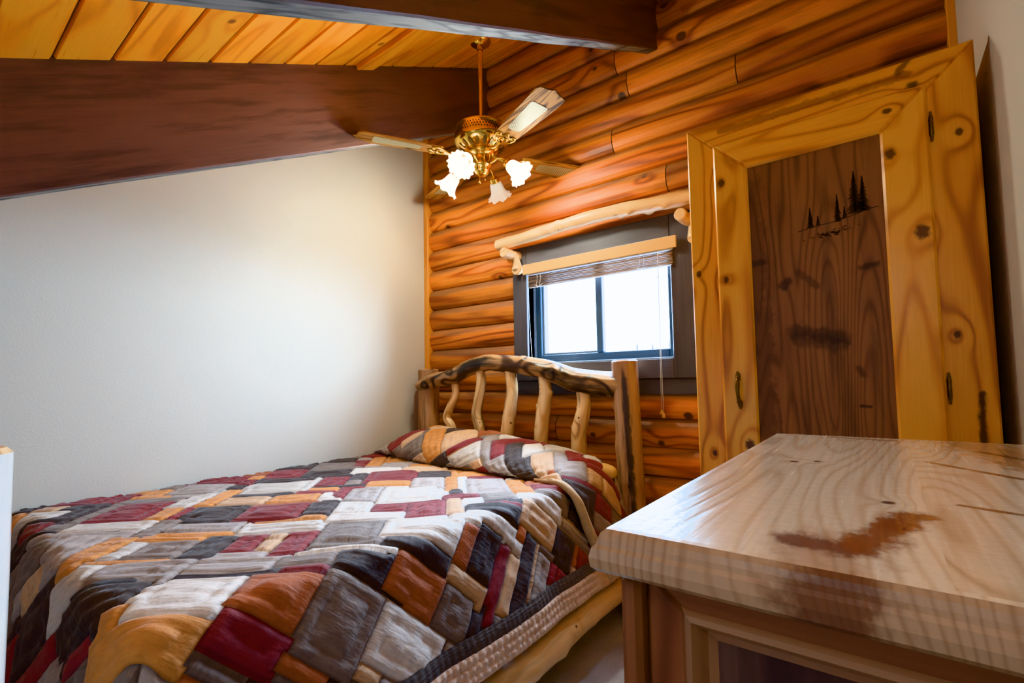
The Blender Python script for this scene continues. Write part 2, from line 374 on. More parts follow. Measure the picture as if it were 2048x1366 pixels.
    def quad(s, pts, uv=None, rnd=0., mi=0):
        s.add(pts, [[0, 1, 2, 3]], [uv or [(0, 0), (1, 0), (1, 1), (0, 1)]], rnd, mi)

def flat_mesh(name, mb, mats, origin):
    me = bpy.data.meshes.new(name); o = Vector(origin)
    me.from_pydata([tuple(Vector(v) - o) for v in mb.V], [], mb.F)
    uv = me.uv_layers.new(name='UVMap')
    uv.data.foreach_set('uv', [c for f in mb.UV for p in f for c in p])
    at = me.attributes.new('rnd', 'FLOAT', 'FACE'); at.data.foreach_set('value', [float(x) for x in mb.R])
    for m in mats: me.materials.append(m)
    me.polygons.foreach_set('material_index', mb.MI); me.polygons.foreach_set('use_smooth', mb.S)
    me.update(); return me

TOP = []
def link(name, me, parent, loc):
    o = bpy.data.objects.new(name, me); COL.objects.link(o); o.parent = parent; o.location = loc
    if parent is None: TOP.append(o)
    return o
def tag(o, label=None, cat=None, group=None, kind=None):
    if label: o['label'] = label
    if cat: o['category'] = cat
    if group: o['group'] = group
    if kind: o['kind'] = kind
    return o
BASE = {}
def thing(name, loc, label, cat, group=None):
    o = link(name, None, None, loc); tag(o, label, cat, group); BASE[o.name] = Vector(loc); return o
def obj(name, mb, mats, parent=None, origin=None, label=None):
    """parts: vertices are given in eye space; the origin of the part is its root's (or its own) base"""
    mats = mats if isinstance(mats, list) else [mats]
    pb = BASE[parent.name] if parent else Vector((0, 0, 0))
    org = Vector(origin) if origin is not None else pb
    o = link(name, flat_mesh(name, mb, mats, org), parent, org - pb); BASE[o.name] = org
    if label: o['label'] = label
    return o
def struct(name, mb, mats, parent=None):
    o = obj(name, mb, mats, parent)
    if parent is None: o['kind'] = 'structure'
    return o

def cr(pts, n):       # Catmull-Rom through points
    P = [Vector(p) for p in pts]; P = [P[0] * 2 - P[1]] + P + [P[-1] * 2 - P[-2]]; out = []
    m = len(P) - 3
    for k in range(n + 1):
        x = k / n * m; i = min(int(x), m - 1); t = x - i; a, b, c, d = P[i:i + 4]
        out.append(.5 * ((2 * b) + (c - a) * t + (2 * a - 5 * b + 4 * c - d) * t * t + (3 * b - a - 3 * c + d) * t ** 3))
    return out
def lerpt(tab, x):
    if x <= tab[0][0]: return tab[0][1]
    for (a, va), (b, vb) in zip(tab, tab[1:]):
        if x <= b: return va + (vb - va) * (x - a) / (b - a)
    return tab[-1][1]

# ------------------------------------------------------------------ room dimensions (metres, eye at 0,0,0)
D = 2.54; XL = -2.756; XR = .292; ZF = -1.2; YB = -1.55; SL = .508
def ceilz(y): return 2.225 + SL * (y - D)
ca = cos(math.atan(SL)); sa = sin(math.atan(SL))

# floor
b = MB(); b.quad([(XL - .1, YB - .1, ZF), (XR + .1, YB - .1, ZF), (XR + .1, D + .1, ZF), (XL - .1, D + .1, ZF)]); struct('floor', b, M['carpet'])
# plaster walls (with a little thickness)
b = MB()
b.add([(XL, YB, ZF), (XL, D + .05, ZF), (XL, D + .05, ceilz(D) + .05), (XL, YB, ceilz(YB) + .05)], [[0, 1, 2, 3]], [[(0, 0)] * 4])
struct('wall_left', b, M['wall'])
b = MB()
b.add([(XR, YB, ZF), (XR, D + .05, ZF), (XR, D + .05, ceilz(D) + .05), (XR, YB, ceilz(YB) + .05)], [[3, 2, 1, 0]], [[(0, 0)] * 4])
struct('wall_right', b, M['wall'])
b = MB(); b.quad([(XL, YB, ZF), (XR, YB, ZF), (XR, YB, ceilz(YB) + .05), (XL, YB, ceilz(YB) + .05)]); struct('wall_front', b, M['wall'])

# back wall: half-round log siding, one strip per log length, with the window hole cut out
HX0, HX1, HZ0, HZ1 = -1.80, -.84, .06, .80
b = MB(); SP = .1529; Z0 = .0955 * D
profile = [(0, -.010), (.04, .010), (.14, .025), (.3, .035), (.45, .039), (.62, .038), (.78, .031), (.9, .018), (.97, .002), (1., -.010)]
joints = {10: [-1.141], 9: [-1.072], 8: [-.503], 7: [-1.174], 5: [-.869], 3: [-.66], -1: [-.72], -4: [-1.6]}
x_left, x_right = XL + .03, XR - .022
for k in range(-9, 15):
    za = Z0 + k * SP
    if za + SP < ZF or za > 2.3: continue
    xs = sorted({x_left, x_right, HX0, HX1, *[j for j in joints.get(k, [])]})
    pr = [(za + t * SP, d) for t, d in profile]
    ex = [z for z in (HZ0, HZ1) if za < z < za + SP]
    for z in ex: pr.append((z, lerpt([(za + t * SP, d) for t, d in profile], z)))
    pr = sorted(pr); rr = random.random()
    for xa, xb in zip(xs, xs[1:]):
        if xa in joints.get(k, []): rr = random.random()
        ga = .0022 if xa in joints.get(k, []) else 0; gb = .0022 if xb in joints.get(k, []) else 0
        nseg = max(1, int((xb - xa) / .12)); X = [xa + ga + (xb - gb - xa - ga) * i / nseg for i in range(nseg + 1)]
        hole = xa >= HX0 - 1e-6 and xb <= HX1 + 1e-6
        for (z1, d1), (z2, d2) in zip(pr, pr[1:]):
            if z2 - z1 < 1e-5 or z1 >= ceilz(D) or z2 < ZF: continue
            if hole and z1 >= HZ0 - 1e-6 and z2 <= HZ1 + 1e-6: continue
            V = []
            for x in X:
                w = .004 * noise.noise(Vector((x * 1.3, k * 3.1, 0)))
                V += [(x, D - d1 - w, z1 + w * .6), (x, D - d2 - w, z2 + w * .6)]
            F = [[2 * i, 2 * i + 2, 2 * i + 3, 2 * i + 1] for i in range(nseg)]
            UV = [[(X[i] + k * 1.7, z1 - za), (X[i + 1] + k * 1.7, z1 - za), (X[i + 1] + k * 1.7, z2 - za), (X[i] + k * 1.7, z2 - za)] for i in range(nseg)]
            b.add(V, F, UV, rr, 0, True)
# dark backing behind the joints and above, split round the window
def backing(x0, x1, z0, z1): b.quad([(x0, D + .016, z0), (x1, D + .016, z0), (x1, D + .016, z1), (x0, D + .016, z1)], None, .3, 1)
backing(XL - .05, HX0, ZF, 2.3); backing(HX1, XR + .05, ZF, 2.3); backing(HX0, HX1, ZF, HZ0); backing(HX0, HX1, HZ1, 2.3)
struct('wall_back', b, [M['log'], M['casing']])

# corner trims
b = MB(); b.box((XL + .022, D - .02, (ZF + 2.2) / 2), (.044, .07, 2.2 - ZF), grain=2); struct('trim_1', b, M['trim'])
b = MB(); b.box((XR - .012, D - .02, (ZF + 2.2) / 2), (.028, .075, 2.2 - ZF), grain=2); struct('trim_2', b, M['trim'])

# ceiling planks along X with V grooves
b = MB(); PW = .154; y = 2.60
k = 0
while y > YB - .1:
    ya, yb = y - PW, y
    g = .007 if k % 1 == 0 else .003
    rr = random.random(); rows = [(ya, .012), (ya + .004, .012), (ya + .011, 0.), (yb - .006, 0.), (yb, .010)]
    for (y1, u1), (y2, u2) in zip(rows, rows[1:]):
        V = [(XL - .05, y1, ceilz(y1) + u1), (XR + .05, y1, ceilz(y1) + u1), (XR + .05, y2, ceilz(y2) + u2), (XL - .05, y2, ceilz(y2) + u2)]
        b.add(V, [[3, 2, 1, 0]], [[(XL + k * 2.3, y2 - ya), (XR + k * 2.3, y2 - ya), (XR + k * 2.3, y1 - ya), (XL + k * 2.3, y1 - ya)]], rr, 1 if u1 > .009 and u2 > .009 else 0)
    y -= PW; k += 1
b.quad([(XL - .1, YB - .2, ceilz(YB - .2) + .03), (XR + .1, YB - .2, ceilz(YB - .2) + .03), (XR + .1, 2.75, ceilz(2.75) + .03), (XL - .1, 2.75, ceilz(2.75) + .03)][::-1], None, .3, 1)
struct('ceiling', b, [M['ceil'], M['beam']])

# ------------------------------------------------------------------ beams: wide thin planks on edge that follow the slope
def beam(xface, th, zbot, label):
    ya, yb = YB, D - .005
    h = (2.225 - zbot)
    L = (yb - ya) / ca
    c = Vector((xface - th / 2, (ya + yb) / 2, (ceilz((ya + yb) / 2) - h / 2)))
    o = thing('ceiling_beam', (c.x, c.y, c.z), label, 'beam', None)
    b = MB()
    V = []
    n = 40; F = []; UV = []; MI = []
    for i in range(n + 1):
        y = ya + (yb - ya) * i / n; w = .004 * noise.noise(Vector((y * 3, xface, 0)))
        zb = ceilz(y) - h + w; zt = ceilz(y) + .03
        V += [(xface - th, y, zt), (xface - th, y, zb + .006), (xface - th + .006, y, zb), (xface - .006, y, zb), (xface, y, zb + .006), (xface, y, zt)]
    for i in range(n):
        y1 = (ya + (yb - ya) * i / n) / ca; y2 = (ya + (yb - ya) * (i + 1) / n) / ca
        for j in range(5):
            F.append([i * 6 + j, i * 6 + j + 1, (i + 1) * 6 + j + 1, (i + 1) * 6 + j][::-1])
            v1, v2 = [(0, h), (h, h + .01), (h + .01, h + .06), (h + .06, h + .07), (h + .07, 2 * h)][j]
            UV.append([(y1, v1), (y1, v2), (y2, v2), (y2, v1)][::-1]); MI.append(1 if j == 2 else 0)
    b.add(V, F, UV, .37, MI)
    e = [0, 1, 2, 3, 4, 5]; b.add(V[:6], [e], [[(0, 0)] * 6], .37, 0); b.add(V[-6:], [e[::-1]], [[(0, 0)] * 6], .37, 0)
    ob = obj('timber', b, [M['beam'], M['beamunder']], o)
    return o
beam(-2.108, .055, 1.786, 'dark brown timber beam running beside the white left wall')
beam(-.890, .066, 1.815, 'dark timber beam with rough grey underside in front of the fan rod')

b = MB(); ym = 1.49; c = Vector((-1.5, ym, ceilz(ym) - .012))
b.box(c, (1.21, .115, .026), ax=((1, 0, 0), (0, ca, sa), (0, -sa, ca)), bevel=.003, grain=0)
o = obj('ceiling_batten', b, M['ceil'], None, c); tag(o, 'flat pine batten nailed across the ceiling planks left of the fan', 'batten')

# ------------------------------------------------------------------ window
w = MB()
def board(mb, x0, x1, z0, z1, y0, y1, grain, bev=.003): mb.box(((x0 + x1) / 2, (y0 + y1) / 2, (z0 + z1) / 2), (x1 - x0, abs(y1 - y0), z1 - z0), bevel=bev, grain=grain)
win = link('window_1', None, None, (-1.33, D, .4)); win['kind'] = 'structure'; BASE[win.name] = Vector((-1.33, D, .4))
CY0, CY1 = D + .01, 2.470
c_ = MB(); board(c_, -1.886, -1.776, .0, .86, CY0, CY1, 2); obj('casing', c_, M['casing'], win)
c_ = MB(); board(c_, -.852, -.70, .0, .86, CY0, CY1, 2); obj('casing', c_, M['casing'], win)
c_ = MB(); board(c_, -1.776, -.852, .742, .86, CY0, CY1, 0); obj('casing', c_, M['casing'], win)
c_ = MB(); board(c_, -1.776, -.852, .0, .104, CY0, CY1, 0); obj('casing', c_, M['casing'], win)
c_ = MB(); board(c_, -1.886, -.70, -.085, -.002, CY0, CY1 + .012, 0); obj('apron', c_, M['casing'], win)  # dark board standing in for the shaded log under the casing
c_ = MB(); board(c_, -1.80, -1.776, .07, .78, D + .11, CY1 + .012, 2); board(c_, -.852, -.83, .07, .78, D + .11, CY1 + .012, 2)
board(c_, -1.80, -.83, .742, .765, D + .11, CY1 + .012, 0); obj('jamb', c_, M['casing'], win)
c_ = MB(); board(c_, -1.79, -.84, .085, .112, D + .11, CY1 + .004, 0); obj('sill', c_, M['bluegrey'], win)
FY0, FY1 = 2.60, 2.562
f_ = MB(); fr = dict(mb=f_)
for (x0, x1, z0, z1, g) in ((-1.772, -1.728, .112, .742, 2), (-.902, -.856, .112, .742, 2), (-1.728, -.902, .112, .162, 0), (-1.728, -.902, .70, .742, 0)):
    board(f_, x0, x1, z0, z1, FY0, FY1, g, .004)
obj('window_frame', f_, M['darkmetal'], win)
f_ = MB(); board(f_, -1.338, -1.292, .162, .70, FY0 - .004, FY1 - .004, 2, .004); obj('meeting_rail', f_, M['darkmetal'], win)
f_ = MB(); board(f_, -1.728, -1.712, .162, .70, FY0 + .02, FY1 + .012, 2); board(f_, -1.712, -1.338, .162, .175, FY0 + .02, FY1 + .012, 0); obj('sash', f_, M['bluegrey'], win)
for x0, x1 in ((-1.728, -1.338), (-1.292, -.902)):
    f_ = MB(); f_.quad([(x0, 2.586, .162), (x1, 2.586, .162), (x1, 2.586, .70), (x0, 2.586, .70)]); obj('glass_pane', f_, M['glass'], win)

# outside: snowy ground and three spruces whose tops just show over the sill
g = MB(); g.quad([(-30, 3.2, -4.2), (20, 3.2, -4.2), (20, 60, -4.2), (-30, 60, -4.2)]); o = struct('ground', g, M['earth'])
for i, (x, yy, zt) in enumerate([(-6.95, 16.4, 1.27), (-6.3, 16.2, 1.17), (-5.62, 16.0, 1.25)]):
    t = thing('spruce_tree', (x, yy, -4.2), ['spruce outside the window, leftmost of three treetops', 'lower middle spruce of the three treetops outside the window', 'spruce outside the window, nearest its right jamb'][i], 'tree', 'spruces outside the window')
    f_ = MB(); n = 26
    for k in range(n):
        z = -3.4 + (zt + 3.4) * k / n; r = .31 * (1 - k / n) + .03
        st = 14
        V = [(x, yy, z + (zt + 3.4) / n * 1.8)]
        for j in range(st):
            a = 2 * pi * j / st + k; rr = r * (1 if j % 2 else .55) * random.uniform(.75, 1.1); V.append((x + rr * cos(a), yy + rr * sin(a), z - rr * .25))
        f_.add(V, [[0, j + 1, (j + 1) % st + 1] for j in range(st)], [[(0, 0)] * 3] * st)
    obj('foliage', f_, M['spruce'], t)
    f_ = MB(); f_.tube([(x, yy, -4.2), (x, yy, -3.)], [.14, .1], 10); obj('trunk', f_, M['beam'], t)

# ------------------------------------------------------------------ blind
bl = thing('window_blind', (-1.30, 2.46, .735), 'raised woven-wood blind with pale flat valance on the small window', 'blind')
c_ = MB(); board(c_, -1.784, -.808, .672, .735, 2.452, 2.44, 0, .002); obj('valance', c_, M['valance'], bl)
c_ = MB(); board(c_, -1.76, -.835, .668, .682, 2.478, 2.455, 0, .002); obj('head_rail', c_, M['white'], bl)
c_ = MB()
for i in range(10):
    z = .660 - i * .0078; dy = .004 * sin(i * 2.1) + random.uniform(-.002, .002)
    c_.box((-1.293 + random.uniform(-.003, .003), 2.468 + dy, z), (.915, .022, .0058), bevel=.002, grain=0)
obj('slat_stack', c_, M['slats'], bl)
for x in (-1.67, -1.0):
    c_ = MB()
    for dx in (-.012, .012):
        c_.tube(cr([(x + dx, 2.452, .668), (x + dx + .004, 2.449, .63), (x + dx - .003, 2.450, .60), (x + dx, 2.455, .578)], 10), .0016, 6)
    c_.tube(cr([(x - .03, 2.452, .60), (x, 2.446, .585), (x + .03, 2.452, .60)], 10), .0014, 6)
    obj('ladder_cord', c_, M['cord'], bl)
for i, (x, zb) in enumerate(((-.909, -.168), (-.899, -.185))):
    c_ = MB(); c_.tube(cr([(-.905 + i * .003, 2.436, .668), (-.905 + i * .003, 2.43, .3), (x, 2.428, zb)], 14), .0014, 6); pc = obj('pull_cord', c_, M['cord'], bl)
    c_ = MB(); c_.lathe([(.001, .012), (.004, .008), (.009, -.004), (.010, -.012), (.006, -.018), (.001, -.019)], (x, 2.428, zb)); obj('tassel', c_, M['tassel'], pc)
c_ = MB(); c_.tube(cr([(-1.735, 2.436, .668), (-1.732, 2.43, .45), (-1.73, 2.45, .13)], 14), .0013, 6); obj('pull_cord', c_, M['cord'], bl)

# ------------------------------------------------------------------ peeled-log curtain rod on forked pegs
rod = thing('curtain_rod', (-1.33, 2.42, .85), 'knobby peeled log curtain rod across the top of the window', 'curtain rod')
c_ = MB(); p = cr([(-1.95, 2.40, .884), (-1.7, 2.40, .895), (-1.4, 2.40, .914), (-1.15, 2.40, .918), (-.9, 2.40, .905), (-.66, 2.40, .893)], 60)
c_.tube(p, [.034 + .005 * sin(i * .5) * .3 + .004 * i / 60 for i in range(61)], 22, bumps=[(.32, 2.2, .012, .018), (.47, 1.0, .014, .016), (.86, 4.2, .02, .018), (.93, 2.5, .016, .016), (1.02, 3.9, .024, .017), (1.12, 2.6, .018, .016)], nz=.07, nfreq=5, capround=.25, capmi=1)
obj('rod', c_, [M['paleLog'], M['endgrain']], rod)
for (x, z) in ((-1.865, .815), (-.752, .805)):
    c_ = MB(); c_.tube(cr([(x, 2.35, z), (x + .004, 2.42, z - .004), (x + .03, 2.49, z - .01)], 12), [.031] * 13, 20, nz=.05, capround=.15, capmi=1)
    br = obj('bracket', c_, [M['paleLog'], M['endgrain']], rod)
    c_ = MB(); c_.tube(cr([(x + .03, 2.445, z - .02), (x + .034, 2.447, z - .06), (x + .04, 2.44, z - .105)], 10), [.020, .02, .021, .022, .024, .026, .028, .03, .032, .033, .033], 18, nz=.05, capround=.2, capmi=1)
    c_.tube([(x + .04, 2.462, z - .1), (x + .04, 2.425, z - .105)], [.033, .033], 18, capround=.12, mi=1, capmi=1)
    obj('peg', c_, [M['paleLog'], M['endgrain']], br)

# ------------------------------------------------------------------ wardrobe
YW = 1.923
wd = thing('wardrobe', (-.16, 2.2, ZF), 'tall knotty pine wardrobe with dark wood door panel in the corner', 'wardrobe')
c_ = MB(); board(c_, -.574, -.556, ZF, .978, D - .06, YW + .02, 2); board(c_, .238, .256, ZF, .978, D - .06, YW + .02, 2)
board(c_, -.556, .238, .96, .978, D - .06, YW + .02, 0); board(c_, -.556, .238, ZF, ZF + .09, D - .06, YW + .02, 0); board(c_, -.556, .238, ZF + .09, .96, D - .07, D - .06, 2)
obj('carcass', c_, M['pine'], wd)
o0, o1, zt = -.578, .259, .986; sw = .122
c_ = MB(); c_.prism([(o0, ZF), (o0 + sw, ZF), (o0 + sw, zt - sw), (o0, zt)], YW + .02, YW, .005, 'v', .21); obj('face_stile', c_, M['pine'], wd)
c_ = MB(); c_.prism([(o1 - sw, ZF), (o1, ZF), (o1, zt), (o1 - sw, zt - sw)], YW + .02, YW, .005, 'v', .62); obj('face_stile', c_, M['pine'], wd)
c_ = MB(); c_.prism([(o0, zt), (o0 + sw, zt - sw), (o1 - sw, zt - sw), (o1, zt)], YW + .02, YW, .005, 'h', .35); obj('face_rail', c_, M['pineh'], wd)
c_ = MB(); c_.prism([(o0 + sw, ZF), (o1 - sw, ZF), (o1 - sw, ZF + .1), (o0 + sw, ZF + .1)], YW + .02, YW, .004, 'h', .5); obj('face_rail', c_, M['pineh'], wd)
d0, d1, dz, db = -.476, .145, .884, ZF + .07; ds = .117; YD = YW - .026; YDB = YW - .001
dr = obj('door', (lambda m: (m.box(((d0 + d1) / 2, YW - .007, (dz + db) / 2), (d1 - d0 - .03, .008, dz - db - .03), grain=2), m)[1])(MB()), M['dside'], wd)
def dpart(nm, poly, gr, rn, mat):
    c_ = MB(); c_.prism(poly, YDB, YD, .007, gr, rn); return obj(nm, c_, mat, dr)
# a door is one part of the wardrobe; its boards, panel and fittings are its sub-parts
dpart('door_stile', [(d0, db), (d0 + ds, db + ds), (d0 + ds, dz - ds), (d0, dz)], 'v', .44, M['pine'])
dpart('door_stile', [(d1 - ds, db + ds), (d1, db), (d1, dz), (d1 - ds, dz - ds)], 'v', .78, M['pine'])
dpart('door_rail', [(d0, dz), (d0 + ds, dz - ds), (d1 - ds, dz - ds), (d1, dz)], 'h', .12, M['pineh'])
dpart('door_rail', [(d0, db), (d1, db), (d1 - ds, db + ds), (d0 + ds, db + ds)], 'h', .55, M['pineh'])
c_ = MB(); YP = YW - .013; px0, px1, pz0, pz1 = d0 + ds - .004, d1 - ds + .004, db + ds - .004, dz - ds + .004
c_.quad([(px0, YP, pz0), (px1, YP, pz0), (px1, YP, pz1), (px0, YP, pz1)], [(pz0, px0), (pz0, px1), (pz1, px1), (pz1, px0)], .5)
obj('door_panel', c_, M['panel'], dr, None, 'dark weathered panel with wood-burned trees')
# wood-burned spruces and ground line on the panel
yb_ = YP - .0012
for (x, z0, h, wd_) in ((-.046, .530, .135, .028), (-.024, .532, .112, .022), (-.094, .512, .088, .014), (-.172, .508, .064, .013), (-.150, .512, .028, .008), (-.075, .520, .035, .008)):
    c_ = MB(); n = int(h / .006)
    for k in range(n):
        t = k / n; z = z0 + h * t; r = wd_ * (1 - t) ** .85 * random.uniform(.65, 1.1); q = wd_ * (1 - t) ** .85 * random.uniform(.65, 1.1)
        c_.add([(x - r, yb_, z - .003), (x + q, yb_, z - .003), (x + .002, yb_, z + .008), (x - .002, yb_, z + .008)], [[0, 1, 2, 3]], [[(0, 0)] * 4])
    obj('burned_spruce', c_, M['burn'], dr)
gl = [(-.21, .498), (-.16, .506), (-.10, .512), (-.06, .520), (-.02, .532), (.015, .536)]; c_ = MB()
for (xa, za), (xb, zb) in zip(gl, gl[1:]):
    c_.add([(xa, yb_, za - .0012), (xb, yb_, zb - .0012), (xb, yb_, zb + .0012), (xa, yb_, za + .0012)], [[0, 1, 2, 3]], [[(0, 0)] * 4])
obj('burned_ground_line', c_, M['burn'], dr)
c_ = MB(); c_.add([(-.17, yb_, .468), (-.06, yb_, .482), (-.06, yb_, .4835), (-.17, yb_, .4695)], [[0, 1, 2, 3]], [[(0, 0)] * 4])
for i in range(70):
    x = random.gauss(-.112, .030); z = .476 + (x + .112) * .15 + random.gauss(0, .005); r = random.uniform(.002, .005)
    c_.add([(x + r * cos(a), yb_, z + r * .5 * sin(a)) for a in (0, 1.05, 2.1, 3.14, 4.2, 5.2)], [[0, 1, 2, 3, 4, 5]], [[(0, 0)] * 6])
obj('burned_rocks', c_, M['burn2'], dr)
# pull and hinges
c_ = MB(); x = -.421
zz = [.022, .016, .010, .004, -.001, -.006, -.012, -.03, -.05, -.07, -.086, -.090, -.096, -.102, -.108, -.113, -.118]
rr = [.001, .005, .003, .0055, .004, .0095, .007, .0085, .0068, .006, .0068, .010, .008, .004, .0055, .004, .001]
yy = [.004, .004, .004, .005, .007, .010, .018, .026, .029, .027, .018, .010, .007, .005, .004, .004, .004]
c_.tube([(x + (.022 - z) * .04, YD - a, z) for z, a in zip(zz, yy)], rr, 16, capround=.02)
c_.box((x + .001, YD - .002, .0), (.017, .004, .026), bevel=.0018); c_.box((x + .005, YD - .002, -.098), (.017, .004, .022), bevel=.0018)
obj('handle', c_, M['antique'], dr)
for zc in (.752, -.045):
    c_ = MB(); x = .153
    c_.tube([(x, YW - .008, zc + z) for z in (.048, .043, .038, .033, .030, .028, -.028, -.030, -.033, -.038, -.043, -.048)], [.001, .004, .0025, .005, .003, .0055, .0055, .003, .005, .0025, .004, .001], 14, capround=.02)
    for k in range(4): c_.tube([(x, YW - .008, zc + .02 - k * .0133), (x, YW - .008, zc + .0195 - k * .0133)], [.0062, .0062], 14, capround=.02)
    obj('hinge', c_, M['antique'], dr)

# ------------------------------------------------------------------ dresser
dx0, dx1, dy0, dy1, dzt = -.193, .280, .395, 1.243, -.130
ds_ = thing('dresser', ((dx0 + dx1) / 2, (dy0 + dy1) / 2, ZF), 'rustic wooden dresser with glossy knotty plank top in the right foreground', 'dresser')
# the top: boards running front to back, with an ogee edge
c_ = MB(); prof = [(.000, 0.), (.006, -.0005), (.010, -.004), (.012, -.009), (.013, -.013), (.016, -.016), (.018, -.024), (.017, -.032), (.013, -.036)]
xs = [dx0, .028, dx1]; inn = .0
nx = [dx0 + .0, .028, .16, dx1]; 
def topgrid(x0, x1, rn):
    c_.quad([(x0, dy0, dzt), (x1, dy0, dzt), (x1, dy1, dzt), (x0, dy1, dzt)], [(dy0, x0), (dy0, x1), (dy1, x1), (dy1, x0)], rn)
topgrid(dx0, .028, .3); topgrid(.028, .16, .62); topgrid(.16, dx1, .9)
ring = lambda e, z: [(dx0 - e, dy0 - e, dzt + z), (dx1, dy0 - e, dzt + z), (dx1, dy1 + e, dzt + z), (dx0 - e, dy1 + e, dzt + z)]
for (e1, z1), (e2, z2) in zip(prof, prof[1:]):
    A, B = ring(e1, z1), ring(e2, z2)
    for i in (0, 2, 3):
        j = (i + 1) % 4
        if i in (0, 2): uv = lambda p, z: (dy0 + (0 if i == 0 else .8) + z * 1.5, p[0])
        else: uv = lambda p, z: (p[1], dx0 + z)
        V = [B[i], B[j], A[j], A[i]]
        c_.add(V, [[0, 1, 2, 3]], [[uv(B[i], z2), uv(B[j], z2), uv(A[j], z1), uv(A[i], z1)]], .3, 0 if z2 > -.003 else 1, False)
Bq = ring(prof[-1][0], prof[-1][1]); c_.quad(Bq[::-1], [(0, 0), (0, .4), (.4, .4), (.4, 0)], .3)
obj('dresser_top', c_, [M['dtop'], M['dimedge']], ds_)
zt2 = dzt - .036
for (px, py) in ((dx0 + .010, dy0 + .022), (dx1 - .03, dy0 + .022), (dx0 + .010, dy1 - .022), (dx1 - .03, dy1 - .022)):
    c_ = MB(); c_.box((px, py, (zt2 - .004 + ZF) / 2), (.0185, .040, zt2 - .004 - ZF), bevel=.005, grain=2); obj('corner_post', c_, M['dside'], ds_)
YS = dy0 + .016
c_ = MB(); sx0, sx1 = dx0 + .020, dx1 - .042; fw = .033
zb_ = ZF + .10; z_t = zt2 - .002
c_.prism([(sx0, zb_), (sx0 + fw, zb_), (sx0 + fw, z_t - fw * .8), (sx0, z_t)], YS + .02, YS, .003, 'v', .2)
c_.prism([(sx1 - fw, zb_), (sx1, zb_), (sx1, z_t), (sx1 - fw, z_t - fw * .8)], YS + .02, YS, .003, 'v', .7)
c_.prism([(sx0, z_t), (sx0 + fw, z_t - fw * .8), (sx1 - fw, z_t - fw * .8), (sx1, z_t)], YS + .02, YS, .003, 'h', .45)
c_.prism([(sx0 + fw, zb_), (sx1 - fw, zb_), (sx1 - fw, zb_ + .06), (sx0 + fw, zb_ + .06)], YS + .02, YS, .003, 'h', .9)
obj('end_frame', c_, M['dside'], ds_)
def molding(x0, x1, z0, z1, wdt, y0, y1, mat, nm):
    c_ = MB()
    P = [(x0, z0), (x1, z0), (x1, z1), (x0, z1)]; Q = [(x0 + wdt, z0 + wdt), (x1 - wdt, z0 + wdt), (x1 - wdt, z1 - wdt), (x0 + wdt, z1 - wdt)]
    for i in range(4):
        j = (i + 1) % 4; n = 6; rows = []
        for k in range(n + 1):
            t = k / n; dep = y0 + (y1 - y0) * t + .010 * (-sin(pi * min(1, t * 1.6)) if t < .62 else 0)
            rows.append(((P[i][0] + (Q[i][0] - P[i][0]) * t, dep, P[i][1] + (Q[i][1] - P[i][1]) * t), (P[j][0] + (Q[j][0] - P[j][0]) * t, dep, P[j][1] + (Q[j][1] - P[j][1]) * t)))
        for k in range(n):
            a, b2 = rows[k]; d, e = rows[k + 1]
            g = (lambda p: (p[0], p[2])) if i in (0, 2) else (lambda p: (p[2], p[0]))
            c_.add([a, b2, e, d], [[0, 1, 2, 3]], [[g(a), g(b2), g(e), g(d)]], .2 + i * .17, 0, True)
    return obj(nm, c_, mat, ds_)
mx0, mx1, mz0, mz1 = sx0 + fw - .004, sx1 - fw + .004, zb_ + .056, z_t - fw * .8 + .004
molding(mx0, mx1, mz0, mz1, .028, YS + .002, YS + .014, M['dsidel'], 'panel_molding')
c_ = MB(); c_.quad([(mx0 + .022, YS + .013, mz0 + .022), (mx1 - .022, YS + .013, mz0 + .022), (mx1 - .022, YS + .013, mz1 - .022), (mx0 + .022, YS + .013, mz1 - .022)], [(mz0, mx0), (mz0, mx1), (mz1, mx1), (mz1, mx0)], .4)
obj('end_panel', c_, M['dpanel'], ds_)
c_ = MB(); board(c_, dx0 + .02, dx1 - .02, zb_, zt2 - .002, YS + .025, dy1 - .02, 2); obj('carcass', c_, M['dside'], ds_)

# ------------------------------------------------------------------ log bed
bd = thing('log_bed', (-1.9, 1.3, ZF), 'rustic peeled log bed with arched knotty headboard under the window', 'bed')
HY = 2.37
c_ = MB(); c_.tube(cr([(-2.585, HY, ZF), (-2.585, HY, -.5), (-2.587, HY, .088)], 30), [.074] * 31, 22, nz=.05, nfreq=3, capround=.12, bumps=[(.95, 3.6, .006, .03), (.7, 3.2, .006, .03)])
obj('headboard_post', c_, [M['postwood']], bd)
c_ = MB(); c_.tube(cr([(-1.052, HY, ZF), (-1.062, HY, -.5), (-1.077, HY, .092)], 40), [.067] * 41, 24, nz=.06, nfreq=3, capround=.12, bumps=[(1.06, 3.4, .012, .02), (.6, 2.6, .006, .04), (.85, 3.9, .007, .04)])
obj('headboard_post', c_, [M['streakpost']], bd, None, 'right headboard post with a dark streak')
A = [(-2.614, -.024), (-2.47, .017), (-2.337, .042), (-2.093, .113), (-1.924, .116), (-1.746, .097), (-1.582, .065), (-1.38, 0.), (-1.165, -.025), (-1.06, -.03)]
ay = [HY - .075, HY - .05, HY - .02, HY, HY, HY, HY, HY, HY, HY]
p = cr([(x, y_, z) for (x, z), y_ in zip(A, ay)], 90)
rad = [lerpt([(0, .030), (.05, .046), (.2, .05), (.45, .054), (.7, .060), (.9, .066), (1, .058)], i / 90) for i in range(91)]
